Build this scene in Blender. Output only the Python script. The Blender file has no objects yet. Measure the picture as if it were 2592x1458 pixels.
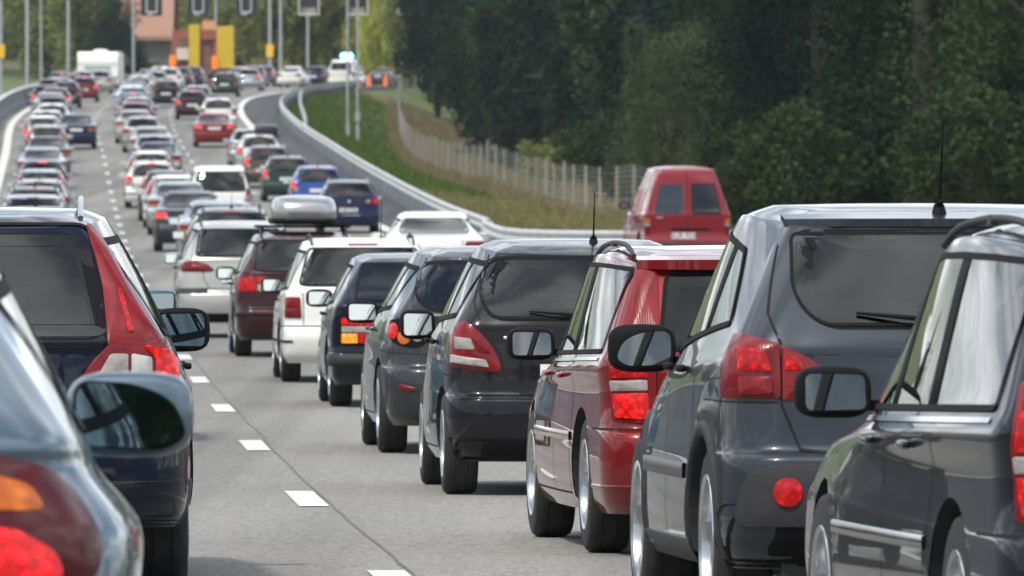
import bpy, math, random
import numpy as np
from mathutils import Vector, noise as mnoise
R = math.radians
S = bpy.context.scene
COL = S.collection
random.seed(7); rng = np.random.default_rng(7)

# ------------------------------------------------------------ camera, sky, sun, exposure
FPX = 26000.0                      # focal length in pixels of a 2592 wide picture
cam = bpy.data.cameras.new('camera'); camo = bpy.data.objects.new('camera', cam); COL.objects.link(camo)
cam.sensor_width = 36; cam.lens = 36 * FPX / 2592
camo.location = (0, 0, 0); camo.rotation_euler = (R(90) - 219 / FPX, 0, 0)
cam.clip_start = 0.5; cam.clip_end = 6000
cam.dof.use_dof = True; cam.dof.focus_distance = 48; cam.dof.aperture_fstop = 16
S.camera = camo
SUN_EL, SUN_AZ = 54.0, 214.0       # high, behind the camera
w = bpy.data.worlds.new('World'); S.world = w; w.use_nodes = True
nt = w.node_tree; nt.nodes.clear()
def N(nt, t, **k):
    n = nt.nodes.new(t)
    for a, b in k.items(): setattr(n, a, b)
    return n
wo = N(nt, 'ShaderNodeOutputWorld'); bg = N(nt, 'ShaderNodeBackground')
sky = N(nt, 'ShaderNodeTexSky', sky_type='NISHITA', sun_disc=False)
sky.sun_elevation = R(SUN_EL); sky.sun_rotation = R(SUN_AZ); sky.air_density = 1.2; sky.dust_density = 1.5
geo = N(nt, 'ShaderNodeTexCoord'); sep = N(nt, 'ShaderNodeSeparateXYZ')
nt.links.new(geo.outputs['Generated'], sep.inputs[0])
add = N(nt, 'ShaderNodeMath', operation='ADD'); add.inputs[1].default_value = 0.22
nt.links.new(sep.outputs['Z'], add.inputs[0])
mx = N(nt, 'ShaderNodeMath', operation='MAXIMUM'); mx.inputs[1].default_value = 0.05; nt.links.new(add.outputs[0], mx.inputs[0])
dx = N(nt, 'ShaderNodeMath', operation='DIVIDE'); dy = N(nt, 'ShaderNodeMath', operation='DIVIDE')
nt.links.new(sep.outputs['X'], dx.inputs[0]); nt.links.new(mx.outputs[0], dx.inputs[1])
nt.links.new(sep.outputs['Y'], dy.inputs[0]); nt.links.new(mx.outputs[0], dy.inputs[1])
cmb = N(nt, 'ShaderNodeCombineXYZ'); nt.links.new(dx.outputs[0], cmb.inputs[0]); nt.links.new(dy.outputs[0], cmb.inputs[1])
n1 = N(nt, 'ShaderNodeTexNoise'); n1.inputs['Scale'].default_value = 1.0; n1.inputs['Detail'].default_value = 7; n1.inputs['Roughness'].default_value = .58
n2 = N(nt, 'ShaderNodeTexNoise'); n2.inputs['Scale'].default_value = 2.1; n2.inputs['Detail'].default_value = 6
nt.links.new(cmb.outputs[0], n1.inputs['Vector']); nt.links.new(cmb.outputs[0], n2.inputs['Vector'])
cr = N(nt, 'ShaderNodeValToRGB'); cr.color_ramp.elements[0].position = .40; cr.color_ramp.elements[1].position = .56
nt.links.new(n1.outputs['Fac'], cr.inputs[0])
cc = N(nt, 'ShaderNodeValToRGB'); cc.color_ramp.elements[0].position = .36; cc.color_ramp.elements[1].position = .66
cc.color_ramp.elements[0].color = (.30, .35, .42, 1); cc.color_ramp.elements[1].color = (2.0, 2.03, 2.08, 1)
nt.links.new(n2.outputs['Fac'], cc.inputs[0])
sk = N(nt, 'ShaderNodeVectorMath', operation='SCALE'); sk.inputs['Scale'].default_value = 0.12
nt.links.new(sky.outputs[0], sk.inputs[0])
mixw = N(nt, 'ShaderNodeMixRGB'); nt.links.new(cr.outputs[0], mixw.inputs[0]); nt.links.new(sk.outputs[0], mixw.inputs[1]); nt.links.new(cc.outputs[0], mixw.inputs[2])
# sky made brighter away from the sun, for the roof reflections
dot = N(nt, 'ShaderNodeVectorMath', operation='DOT_PRODUCT'); nt.links.new(geo.outputs['Generated'], dot.inputs[0])
dot.inputs[1].default_value = (math.sin(R(SUN_AZ)) * math.cos(R(25)), math.cos(R(SUN_AZ)) * math.cos(R(25)), math.sin(R(25)))
mrw = N(nt, 'ShaderNodeMapRange'); mrw.inputs[1].default_value = -.3; mrw.inputs[2].default_value = 1; mrw.inputs[3].default_value = 1.35; mrw.inputs[4].default_value = 1.0; nt.links.new(dot.outputs['Value'], mrw.inputs[0])
skm = N(nt, 'ShaderNodeVectorMath', operation='SCALE'); nt.links.new(mixw.outputs[0], skm.inputs[0]); nt.links.new(mrw.outputs[0], skm.inputs['Scale'])
nt.links.new(skm.outputs[0], bg.inputs['Color']); bg.inputs['Strength'].default_value = 1.0
nt.links.new(bg.outputs[0], wo.inputs[0])
sun = bpy.data.lights.new('sun', 'SUN'); suno = bpy.data.objects.new('sun', sun); COL.objects.link(suno)
sun.energy = 3.2; sun.angle = R(5); sun.color = (1, .95, .87)
az, el = R(SUN_AZ), R(SUN_EL)
suno.rotation_euler = Vector((-math.sin(az) * math.cos(el), -math.cos(az) * math.cos(el), -math.sin(el))).to_track_quat('-Z', 'Y').to_euler()
S.view_settings.view_transform = 'Standard'; S.view_settings.look = 'None'; S.view_settings.gamma = 1
S.view_settings.exposure = 0.02

# ------------------------------------------------------------ road geometry functions
def pchip(xs, ys):
    xs = np.array(xs, float); ys = np.array(ys, float); h = np.diff(xs); d = np.diff(ys) / h
    m = np.zeros(len(xs)); m[0] = d[0]; m[-1] = d[-1]
    for i in range(1, len(xs) - 1): m[i] = (d[i-1] * h[i] + d[i] * h[i-1]) / (h[i] + h[i-1])
    def f(x):
        x = np.asarray(x, float); i = np.clip(np.searchsorted(xs, x) - 1, 0, len(xs) - 2)
        t = (x - xs[i]) / h[i]; hh = h[i]
        lo = x < xs[0]; hi = x > xs[-1]
        v = (2*t**3-3*t**2+1)*ys[i] + (t**3-2*t**2+t)*hh*m[i] + (-2*t**3+3*t**2)*ys[i+1] + (t**3-t**2)*hh*m[i+1]
        v = np.where(lo, ys[0] + (x - xs[0]) * m[0], v); return np.where(hi, ys[-1] + (x - xs[-1]) * m[-1], v)
    return f
_g = pchip([0, 29, 60, 105, 150, 182, 230, 292, 350, 433, 505, 580, 650, 760, 900, 1100, 1500, 3000],
           [-1.42, -1.56, -1.73, -1.84, -1.79, -1.69, -1.43, -.88, -.02, 1.95, 3.65, 5.2, 6.6, 8.5, 9.6, 10.2, 10.6, 11])
def g(D): return float(_g(max(D, 0)))
dash1 = pchip([0, 45, 59.5, 74.5, 90.5, 106, 157, 195, 242, 304, 427, 538, 600, 650, 700, 760, 850, 1000],
              [1.5, -.52, -1.19, -1.86, -2.55, -3.23, -5.35, -6.95, -8.99, -11.6, -16.95, -21.8, -23.6, -24.0, -22.6, -18.6, -8, 16])
edgeR = pchip([0, 157, 295, 500, 555, 604, 650, 700, 760, 850, 1000], [9.6, 2.6, -3.5, -12.6, -14.6, -15.9, -16.3, -14.9, -10.9, -.4, 24])
railX = pchip([200, 262, 300, 355, 415, 495, 574, 620, 660, 720, 800, 900], [.4, -.55, -1.9, -4.04, -7.0, -10.6, -12.9, -13.3, -12.8, -9.5, -1.5, 11])
def leftE(D): return float(dash1(D)) - 4.15
fenceZ = pchip([0, 200, 345, 370, 420, 455, 520, 650, 720, 800, 1000], [-1.6, -1.5, -1.06, -.97, -.39, .18, .8, 3.15, 6.0, 8.6, 9.6])
_fx = pchip([200, 300, 345, 370, 420, 455, 520, 580, 650, 720, 800], [9, 5.9, 3.8, 2.7, 1.0, -.5, -2.9, -5.1, -7.1, -7.5, -6])
def fenceX(D): return float(_fx(D))
def smooth(t): t = min(1, max(0, t)); return t * t * (3 - 2 * t)
def terrain(D, X):
    z = g(D) + (max(0, D - 900) * .05)
    lx = leftE(D) - 1.6
    if X < lx: 
        d = lx - X; return z - .1 - .5 * smooth(d / 6) + (0 if D < 650 else .06 * max(0, d - 6) * min(1, (D - 650) / 80)) + .25 * mnoise.noise(Vector((X * .1, D * .05, 0)))
    rx = float(railX(max(D, 246))) if D > 246 else 40
    if D > 240 and X > rx:
        d = X - rx; k = smooth((D - 240) / 40)
        zf = float(fenceZ(D))
        zz = z + (zf - z) * smooth(d / 8.5) + max(0, d - 16) * .03 + .18 * mnoise.noise(Vector((X * .3, D * .08, 3))) * min(1, d / 3)
        return (z - .06) * (1 - k) + zz * k
    return z - .06

# ------------------------------------------------------------ mesh helpers
def tag(o, label=None, cat=None, group=None, kind=None):
    if label: o['label'] = label
    if cat: o['category'] = cat
    if group: o['group'] = group
    if kind: o['kind'] = kind
    return o
def mk(name, V, F, mat=None, parent=None, sm=True, loc=None):
    me = bpy.data.meshes.new(name); me.from_pydata([tuple(v) for v in V], [], [tuple(f) for f in F])
    if sm: me.polygons.foreach_set('use_smooth', [True] * len(me.polygons))
    o = bpy.data.objects.new(name, me); COL.objects.link(o)
    if mat: me.materials.append(mat)
    if parent: o.parent = parent
    if loc: o.location = loc
    me.validate(); me.update()
    return o
def sharp(o, ang=35):
    try: o.data.set_sharp_from_angle(angle=R(ang))
    except Exception: pass
    return o
def empty(name, loc=(0, 0, 0), rz=0, rx=0):
    o = bpy.data.objects.new(name, None); COL.objects.link(o); o.location = loc; o.rotation_euler = (rx, 0, rz); o.empty_display_size = .2; return o
class MB:
    def __init__(s): s.V = []; s.F = []
    def add(s, V, F):
        b = len(s.V); s.V += [tuple(v) for v in V]; s.F += [tuple(i + b for i in f) for f in F]; return s
    def box(s, c, d, rz=0, tz=1.0):
        x, y, z = [q / 2 for q in d]; V = []
        for k, (a, b, e) in enumerate([(-x,-y,-z),(x,-y,-z),(x,y,-z),(-x,y,-z),(-x*tz,-y*tz,z),(x*tz,-y*tz,z),(x*tz,y*tz,z),(-x*tz,y*tz,z)]):
            V.append((c[0] + a * math.cos(rz) - b * math.sin(rz), c[1] + a * math.sin(rz) + b * math.cos(rz), c[2] + e))
        return s.add(V, [(3,2,1,0),(4,5,6,7),(0,1,5,4),(1,2,6,5),(2,3,7,6),(3,0,4,7)])
    def rbox(s, c, d, r=.02, e=4, nu=16, nv=10):       # rounded box (superellipsoid)
        V = []; F = []
        def sp(v, p): return math.copysign(abs(v) ** p, v)
        p = 2.0 / e
        for i in range(nv + 1):
            a = -math.pi / 2 + math.pi * i / nv
            for j in range(nu):
                b = 2 * math.pi * j / nu
                V.append((c[0] + d[0] / 2 * sp(math.cos(a), p) * sp(math.cos(b), p), c[1] + d[1] / 2 * sp(math.cos(a), p) * sp(math.sin(b), p), c[2] + d[2] / 2 * sp(math.sin(a), p)))
        for i in range(nv):
            for j in range(nu): F.append((i*nu+j, i*nu+(j+1)%nu, (i+1)*nu+(j+1)%nu, (i+1)*nu+j))
        return s.add(V, F)
    def tube(s, pts, r, n=8, cap=True):
        pts = [Vector(p) for p in pts]; rr = r if isinstance(r, (list, tuple)) else [r] * len(pts); V = []; F = []
        for i, p in enumerate(pts):
            t = (pts[min(i+1, len(pts)-1)] - pts[max(i-1, 0)]).normalized()
            u = t.cross(Vector((0, 0, 1)) if abs(t.z) < .9 else Vector((1, 0, 0))).normalized(); v = t.cross(u)
            for k in range(n):
                a = 2 * math.pi * k / n; V.append(p + (u * math.cos(a) + v * math.sin(a)) * rr[i])
        for i in range(len(pts) - 1):
            for k in range(n): F.append((i*n+k, i*n+(k+1)%n, (i+1)*n+(k+1)%n, (i+1)*n+k))
        if cap: F.append(tuple(range(n))); F.append(tuple(reversed(range((len(pts)-1)*n, len(pts)*n))))
        return s.add(V, F)
    def lathe_x(s, prof, c, n=40):                     # prof: (x, r) ; revolve round the x axis
        V = []; F = []
        for (x, r) in prof:
            for k in range(n):
                a = 2 * math.pi * k / n; V.append((c[0] + x, c[1] + r * math.cos(a), c[2] + r * math.sin(a)))
        for i in range(len(prof) - 1):
            for k in range(n): F.append((i*n+k, (i+1)*n+k, (i+1)*n+(k+1)%n, i*n+(k+1)%n))
        return s.add(V, F)
    def build(s, name, mat=None, parent=None, sm=False, ang=None):
        o = mk(name, s.V, s.F, mat, parent, sm or ang is not None)
        if ang: sharp(o, ang)
        return o

# ------------------------------------------------------------ materials
MATS = {}
def mat(name):
    m = bpy.data.materials.new(name); m.use_nodes = True; return m, m.node_tree, m.node_tree.nodes['Principled BSDF']
def noise_col(nt, scale, c1, c2, p0=.35, p1=.65, coord='Object', detail=4, rough=.6, stretch=None):
    tc = N(nt, 'ShaderNodeTexCoord'); t = N(nt, 'ShaderNodeTexNoise'); t.inputs['Scale'].default_value = scale; t.inputs['Detail'].default_value = detail; t.inputs['Roughness'].default_value = rough
    if stretch:
        mp = N(nt, 'ShaderNodeMapping'); mp.inputs['Scale'].default_value = stretch; nt.links.new(tc.outputs[coord], mp.inputs[0]); nt.links.new(mp.outputs[0], t.inputs['Vector'])
    else: nt.links.new(tc.outputs[coord], t.inputs['Vector'])
    c = N(nt, 'ShaderNodeValToRGB'); c.color_ramp.elements[0].position = p0; c.color_ramp.elements[1].position = p1
    c.color_ramp.elements[0].color = (*c1, 1); c.color_ramp.elements[1].color = (*c2, 1)
    nt.links.new(t.outputs['Fac'], c.inputs[0]); return c, t
def paint(c, metal=.5, rough=.32):
    key = ('paint', c, metal)
    if key in MATS: return MATS[key]
    m, nt, b = mat('car_paint')
    lo = tuple(v * .93 for v in c); r, t = noise_col(nt, 5, lo, c, .3, .7)
    # road dust: a light film on the lowest part of the body
    tc = N(nt, 'ShaderNodeTexCoord'); sp = N(nt, 'ShaderNodeSeparateXYZ'); nt.links.new(tc.outputs['Object'], sp.inputs[0])
    mr = N(nt, 'ShaderNodeMapRange'); mr.inputs[1].default_value = .75; mr.inputs[2].default_value = .2; mr.inputs[3].default_value = 0; mr.inputs[4].default_value = .09
    nt.links.new(sp.outputs['Z'], mr.inputs[0])
    n = N(nt, 'ShaderNodeTexNoise'); n.inputs['Scale'].default_value = 9; n.inputs['Detail'].default_value = 6; nt.links.new(tc.outputs['Object'], n.inputs['Vector'])
    mu = N(nt, 'ShaderNodeMath', operation='MULTIPLY'); nt.links.new(mr.outputs[0], mu.inputs[0]); nt.links.new(n.outputs['Fac'], mu.inputs[1])
    mixc = N(nt, 'ShaderNodeMixRGB'); nt.links.new(mu.outputs[0], mixc.inputs[0]); nt.links.new(r.outputs[0], mixc.inputs[1]); mixc.inputs[2].default_value = (.13, .12, .105, 1)
    nt.links.new(mixc.outputs[0], b.inputs['Base Color'])
    b.inputs['Metallic'].default_value = metal; b.inputs['Roughness'].default_value = rough; b.inputs['Specular IOR Level'].default_value = .15; b.inputs['Coat IOR'].default_value = 1.42 if max(c) > .07 else 1.33
    b.inputs['Coat Weight'].default_value = 1.0 if max(c) > .07 else .8; b.inputs['Coat Roughness'].default_value = .02
    # unpainted grey lining on the inner side of the shell
    gm = N(nt, 'ShaderNodeNewGeometry'); df = N(nt, 'ShaderNodeBsdfDiffuse'); df.inputs[0].default_value = (.05, .05, .055, 1)
    ms = N(nt, 'ShaderNodeMixShader'); nt.links.new(gm.outputs['Backfacing'], ms.inputs[0]); nt.links.new(b.outputs[0], ms.inputs[1]); nt.links.new(df.outputs[0], ms.inputs[2])
    nt.links.new(ms.outputs[0], nt.nodes['Material Output'].inputs[0])
    MATS[key] = m; return m
def simple(name, c, rough=.5, metal=0, emit=None, es=0, coat=0, var=.12, scale=20, spec=None):
    m, nt, b = mat(name)
    r, t = noise_col(nt, scale, tuple(v * (1 - var) for v in c), tuple(min(1, v * (1 + var)) for v in c))
    nt.links.new(r.outputs[0], b.inputs['Base Color']); b.inputs['Roughness'].default_value = rough; b.inputs['Metallic'].default_value = metal
    b.inputs['Coat Weight'].default_value = coat; b.inputs['Coat Roughness'].default_value = .03
    if emit: b.inputs['Emission Color'].default_value = (*emit, 1); b.inputs['Emission Strength'].default_value = es
    if spec is not None: b.inputs['Specular IOR Level'].default_value = spec
    return m
M = {}
def glassmat(name, tint, extra=0.0):
    m, nt, b = mat(name); nt.nodes.remove(b)
    fr = N(nt, 'ShaderNodeFresnel'); fr.inputs['IOR'].default_value = 1.52
    ad = N(nt, 'ShaderNodeMath', operation='MULTIPLY_ADD'); ad.inputs[1].default_value = 1.05; ad.inputs[2].default_value = extra; ad.use_clamp = True
    nt.links.new(fr.outputs[0], ad.inputs[0])
    tr = N(nt, 'ShaderNodeBsdfTransparent'); tr.inputs[0].default_value = (*tint, 1)
    gl = N(nt, 'ShaderNodeBsdfGlossy'); gl.inputs['Roughness'].default_value = .015; gl.inputs['Color'].default_value = (1, 1, 1, 1)
    ms = N(nt, 'ShaderNodeMixShader'); nt.links.new(ad.outputs[0], ms.inputs[0]); nt.links.new(tr.outputs[0], ms.inputs[1]); nt.links.new(gl.outputs[0], ms.inputs[2])
    nt.links.new(ms.outputs[0], nt.nodes['Material Output'].inputs[0]); return m
M['glass'] = glassmat('window_glass', (.62, .70, .68), .0)
M['dglass'] = glassmat('tinted_glass', (.05, .06, .065), .02)
M['trim'] = simple('black_trim', (.007, .007, .008), .7, spec=.12)
M['plastic'] = simple('grey_plastic', (.028, .028, .031), .6, spec=.3)
M['strip'] = simple('moulding_plastic', (.07, .075, .08), .45)
M['bluemirror'] = simple('dark_reflection_mirror', (.16, .23, .28), .01, 1, var=0.0)  # bluish glass with the reflection of dark woods put into its colour
M['seam'] = simple('panel_gap', (.004, .004, .004), .9)
M['rubber'] = simple('tyre_rubber', (.018, .018, .019), .8, var=.3, scale=30)
M['inner'] = simple('dark_interior', (.025, .026, .028), .9)
M['seat'] = simple('seat_cloth', (.16, .16, .165), .9)
M['beige'] = simple('pale_seat_cloth', (.25, .24, .21), .9)
M['alloy'] = simple('alloy_rim', (.55, .56, .58), .28, 1)
M['chrome'] = simple('bright_metal', (.7, .71, .72), .15, 1)
M['mirror'] = simple('mirror_glass', (.42, .46, .44), .01, 1, var=0.0)
M['plate'] = simple('number_plate', (.72, .72, .68), .4)
M['ink'] = simple('plate_letters', (.02, .02, .02), .5)
def lens(name, c, emit=0, ec=None, cells=34):
    m, nt, b = mat(name)
    tc = N(nt, 'ShaderNodeTexCoord'); wv = N(nt, 'ShaderNodeTexWave'); wv.inputs['Scale'].default_value = 26; wv.bands_direction = 'X'; wv.inputs['Distortion'].default_value = .3
    vo = N(nt, 'ShaderNodeTexVoronoi'); vo.inputs['Scale'].default_value = cells
    nt.links.new(tc.outputs['Object'], wv.inputs[0]); nt.links.new(tc.outputs['Object'], vo.inputs['Vector'])
    r, t = noise_col(nt, 14, tuple(v * .6 for v in c), c, .3, .6)
    nt.links.new(r.outputs[0], b.inputs['Base Color']); b.inputs['Roughness'].default_value = .3; b.inputs['Coat Weight'].default_value = .3; b.inputs['Coat Roughness'].default_value = .02; b.inputs['Specular IOR Level'].default_value = .3
    bp = N(nt, 'ShaderNodeBump'); bp.inputs['Strength'].default_value = .05; bp.inputs['Distance'].default_value = .006
    nt.links.new(wv.outputs['Fac'], bp.inputs['Height']); nt.links.new(bp.outputs[0], b.inputs['Normal'])
    if emit:
        e = ec or c
        rr = N(nt, 'ShaderNodeValToRGB'); rr.color_ramp.elements[0].position = .05; rr.color_ramp.elements[1].position = .55
        rr.color_ramp.elements[0].color = (1, 1, 1, 1); rr.color_ramp.elements[1].color = (.22, .22, .22, 1)
        nt.links.new(vo.outputs['Distance'], rr.inputs[0])
        mm = N(nt, 'ShaderNodeMixRGB', blend_type='MULTIPLY'); mm.inputs[0].default_value = 1; mm.inputs[1].default_value = (*e, 1); nt.links.new(rr.outputs[0], mm.inputs[2])
        nt.links.new(mm.outputs[0], b.inputs['Emission Color']); b.inputs['Emission Strength'].default_value = emit
    return m
M['red'] = lens('red_lens', (.20, .002, .005))
M['redw'] = lens('red_lens_side', (.17, .003, .008))
M['redlit'] = lens('lit_brake_lens', (.22, .002, .003), .8, (1, .004, .004))
M['redhot'] = lens('bright_brake_lens', (.25, .002, .003), 1.6, (1, .008, .008))
M['amber'] = lens('amber_lens', (.55, .13, .01))
M['amberlit'] = lens('lit_indicator_lens', (.8, .25, .02), 1.8, (1, .42, .03))
M['darkred'] = lens('deep_red_lens', (.07, .001, .003))
M['bulbs'] = lens('lit_bulb_lens', (.2, .002, .003), 2.4, (1, .008, .01), cells=30)
M['redfar'] = lens('glowing_brake_lens', (.3, .004, .006), 5.0, (1, .045, .07), cells=12)
M['amberbulbs'] = lens('glowing_amber_lens', (.35, .07, .004), .55, (1, .28, .015), cells=20)
M['clear'] = lens('clear_lens', (.5, .5, .48))
M['whitelens'] = lens('reversing_lens', (.36, .33, .31))

# ------------------------------------------------------------ 2D helpers
def rpoly(pts, r=.04, seg=5, step=.07):
    n = len(pts); out = []
    for i in range(n):
        p0, p1, p2 = np.array(pts[i-1]), np.array(pts[i]), np.array(pts[(i+1) % n])
        rr = r[i] if isinstance(r, (list, tuple)) else r
        a = p0 - p1; b = p2 - p1; la = np.linalg.norm(a); lb = np.linalg.norm(b); k = min(rr, la * .48, lb * .48)
        A = p1 + a / la * k; B = p1 + b / lb * k
        for s in range(seg + 1):
            t = s / seg; out.append((1-t)**2 * A + 2 * t * (1-t) * p1 + t * t * B)
    res = []
    for i in range(len(out)):
        a, b = out[i], out[(i+1) % len(out)]; d = np.linalg.norm(b - a); k = max(1, int(math.ceil(d / step)))
        if d < 1e-6: continue
        for s in range(k): res.append(tuple(a + (b - a) * s / k))
    return res
def ellipse(cx, cz, rx, rz=None, n=24): 
    rz = rz or rx; return [(cx + rx * math.cos(2*math.pi*i/n), cz + rz * math.sin(2*math.pi*i/n)) for i in range(n)]
def inpoly(x, y, P):
    c = False; n = len(P); j = n - 1
    for i in range(n):
        if ((P[i][1] > y) != (P[j][1] > y)) and (x < (P[j][0]-P[i][0]) * (y-P[i][1]) / (P[j][1]-P[i][1]) + P[i][0]): c = not c
        j = i
    return c

# ------------------------------------------------------------ parametric car body
class Body:
    NR, NC, NS, NFC, NF = 9, 8, 40, 6, 6
    def __init__(s, c, nr=46):
        s.c = c; s.NS = c.get('ns', 40); L = c['L']; hw = c['W'] / 2; H = c['H']
        zbt = c.get('zbt', .60); zb = c.get('zb', .98); zbf = c.get('zbf', .93); yb = c.get('yb', .10); yt = c.get('yt', .50)
        yws = c.get('yws', L - 1.15); yrf = c.get('yrf', L - 1.95); hb = c.get('hb', hw - .04); ht = c.get('ht', .56)
        ybt = c.get('ybt', .07); rl = c.get('rl', .20); rh = c.get('rh', .16); bow = c.get('bow', .07); z0 = c.get('z0', .20)
        zm = zb + (H - .13 - zb) * .5; hm = hb - .02 + (ht + .04 - hb + .02) * .42
        ym = yb + (yt - yb) * c.get('tk', .40)
        deck = c.get('deck')
        rows = [ # zr, yr, zf, yf, hw, rad, bow
            (z0, .13, z0, L-.2, hw-.05, rl, bow), (z0+.08, .045, .28, L-.05, hw-.015, rl, bow), (.42, 0, .42, L, hw, rl, bow),
            (zbt-.05, 0, .56, L-.02, hw, rl, bow), (zbt, .02, .64, L-.08, hw, rl, bow), (zbt+.03, ybt, .69, L-.22, hw-.002, rl, bow),
            ((zbt+zb)/2, ybt*.6+yb*.4, .80, L-.55, hw-.006, rl, bow), (zb-.05, yb-.005, zbf-.05, yws+.2, hb+.022, rl*.5+rh*.5, bow)]
        if deck:
            rows += [(zb+.0, yb+.03, zbf, yws+.02, hb, rh, bow), (zb+.035, yb+deck*.5, zbf+.03, yws-.03, hb-.025, rh, bow*.8), (zb+.06, yb+deck, zbf+.07, yws-.1, hb-.04, rh, bow*.8)]
            ym = yb + deck + (yt - yb - deck) * .42; hm = hb - .05 + (ht + .04 - hb + .05) * .45
        else: rows += [(zb+.03, yb+.015, zbf+.02, yws, hb-.012, rh, bow)]
        rows += [(zm, ym, zbf+(H-.12-zbf)*.5, yws+(yrf-yws)*.5, hm, rh, bow), (H-.13, yt, H-.12, yrf+.08, ht+.035, rh, bow),
                 (H-.092, yt+.05, H-.088, yrf-.02, ht-.005, rh, bow*.9), (H-.058, yt+.14, H-.06, yrf-.14, ht-.09, rh*1.3, bow*.8)]
        A = np.array(rows, float); t = np.arange(len(rows)); T = np.linspace(0, len(rows)-1, nr)
        C = np.stack([pchip(t, A[:, k])(T) for k in range(7)], 1); s.C = C; s.arch = c.get('arch', .05)
        tr = c.get('taper_r', .045); tf = c.get('taper_f', .09)
        P = []
        for (zr, yr, zf, yf, h, rad, bw) in C:
            row = []; 
            top = max(0, (zr - zb) / (H - zb)); trr = tr + top * c.get('taper_top', .03)
            hr = h - trr; hf = h - tf - (.03 if top > 0 else 0); rad = min(rad, (yf-yr)*.3)
            for k in range(s.NR):
                x = (hr - rad) * k / s.NR; row.append((x, yr + bw * (x / (hr - rad)) ** 2))
            sl = 2 * bw / (hr - rad); 
            for k in range(s.NC):
                a = math.pi / 2 * k / s.NC; row.append((hr - rad + rad * math.sin(a), yr + bw + rad * (1 - math.cos(a)) + 0.0 * sl))
            y0 = yr + bw + rad; rf = .22; y1 = yf - .16 - rf
            if y1 < y0 + .2: y1 = y0 + .2
            for k in range(s.NS):
                u = k / s.NS; y = y0 + (y1 - y0) * u
                x = h - trr * (1 - u) ** 3 ** 1.0 * max(0, 1 - u * 1.2) - tf * u ** 4 if u < .83 else h - tf * u ** 4
                row.append((x, y))
            xe = h - tf
            for k in range(s.NFC):
                a = math.pi / 2 * k / s.NFC; row.append((xe - rf + rf * math.cos(a), y1 + rf * math.sin(a)))
            for k in range(s.NF + 1):
                x = (xe - rf) * (1 - k / s.NF); row.append((x, yf - .16 * (x / (xe - rf)) ** 2))
            pts = []
            for (x, y) in row:
                u = min(1, max(0, (y - yr) / (yf - yr))); z = zr + (zf - zr) * u + s.arch * 4 * u * (1 - u) * max(0, min(1, (zr - zb) / (H - .1 - zb)))
                pts.append((x, y, z))
            P.append(pts)
        s.P = np.array(P); s.nr, s.nc = s.P.shape[:2]
        s.K = 520; s.zl = np.linspace(z0 + .001, H - .01, s.K); s.G = np.zeros((s.K, s.nc, 2))
        for j in range(s.nc):
            zc = np.maximum.accumulate(s.P[:, j, 2]) + np.arange(s.nr) * 1e-6
            s.G[:, j, 0] = np.interp(s.zl, zc, s.P[:, j, 0]); s.G[:, j, 1] = np.interp(s.zl, zc, s.P[:, j, 1])
        s.jc = s.NR + s.NC; s.jf = s.nc - s.NF - s.NFC - 1
    def Q(s, z):
        f = (z - s.zl[0]) / (s.zl[1] - s.zl[0]); f = min(s.K - 1.001, max(0, f)); k = int(f); t = f - k
        return s.G[k] * (1 - t) + s.G[k+1] * t
    def at(s, mode, h, z):
        q = s.Q(z); sg = 1 if h >= 0 else -1
        if mode == 'x': 
            xs = q[:s.jc+1, 0]; x = min(abs(h), xs[-1]); return np.array((sg * x, np.interp(x, xs, q[:s.jc+1, 1]), z))
        if mode == 'f':
            xs = q[s.jf:, 0][::-1]; x = min(abs(h), xs[-1]); return np.array((sg * x, np.interp(x, xs, q[s.jf:, 1][::-1]), z))
        if mode == 'a':
            d = np.concatenate([[0], np.cumsum(np.hypot(np.diff(q[:, 0]), np.diff(q[:, 1])))]); a = abs(h)
            return np.array((sg * np.interp(a, d, q[:, 0]), np.interp(a, d, q[:, 1]), z))
        if mode in ('L', 'Rt'):
            return np.array(((-1 if mode == 'L' else 1) * np.interp(h, q[:, 1], q[:, 0]), h, z))
    def nrm(s, mode, h, z, e=.012):
        a = s.at(mode, h + e, z) - s.at(mode, h - e, z); b = s.at(mode, h, z + e) - s.at(mode, h, z - e)
        n = np.cross(a, b); n = n / (np.linalg.norm(n) + 1e-9); p = s.at(mode, h, z)
        ref = {'x': (0, -1, .2), 'f': (0, 1, .2), 'L': (-1, 0, .1), 'Rt': (1, 0, .1)}.get(mode)
        if mode == 'a': ref = (p[0], -.3 if p[1] < .5 else 0, .1)
        return n if np.dot(n, ref) > 0 else -n
    def patch(s, mode, poly, off=.004, bulge=0, inner=(.985, .8, .6, .4, .2), edge=True):
        P = np.array(poly); c = P.mean(0); n = len(P); V = []; F = []
        sc = ([(1, -.012)] if edge else []) + [(1, off)] + [(k, off + bulge * (1 - k * k)) for k in inner]
        for (k, o) in sc:
            for (h, z) in (c + (P - c) * k):
                V.append(s.at(mode, h, z) + s.nrm(mode, h, z) * o)
        V.append(s.at(mode, *c) + s.nrm(mode, *c) * (off + bulge)); m = len(sc)
        for i in range(m - 1):
            for j in range(n): F.append((i*n+j, i*n+(j+1)%n, (i+1)*n+(j+1)%n, (i+1)*n+j))
        for j in range(n): F.append(((m-1)*n+j, (m-1)*n+(j+1)%n, m*n))
        f = F[-1]; fn = np.cross(V[f[1]] - V[f[0]], V[f[2]] - V[f[0]])
        if np.dot(fn, s.nrm(mode, *c)) < 0: F = [tuple(reversed(q)) for q in F]
        return V, F
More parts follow.
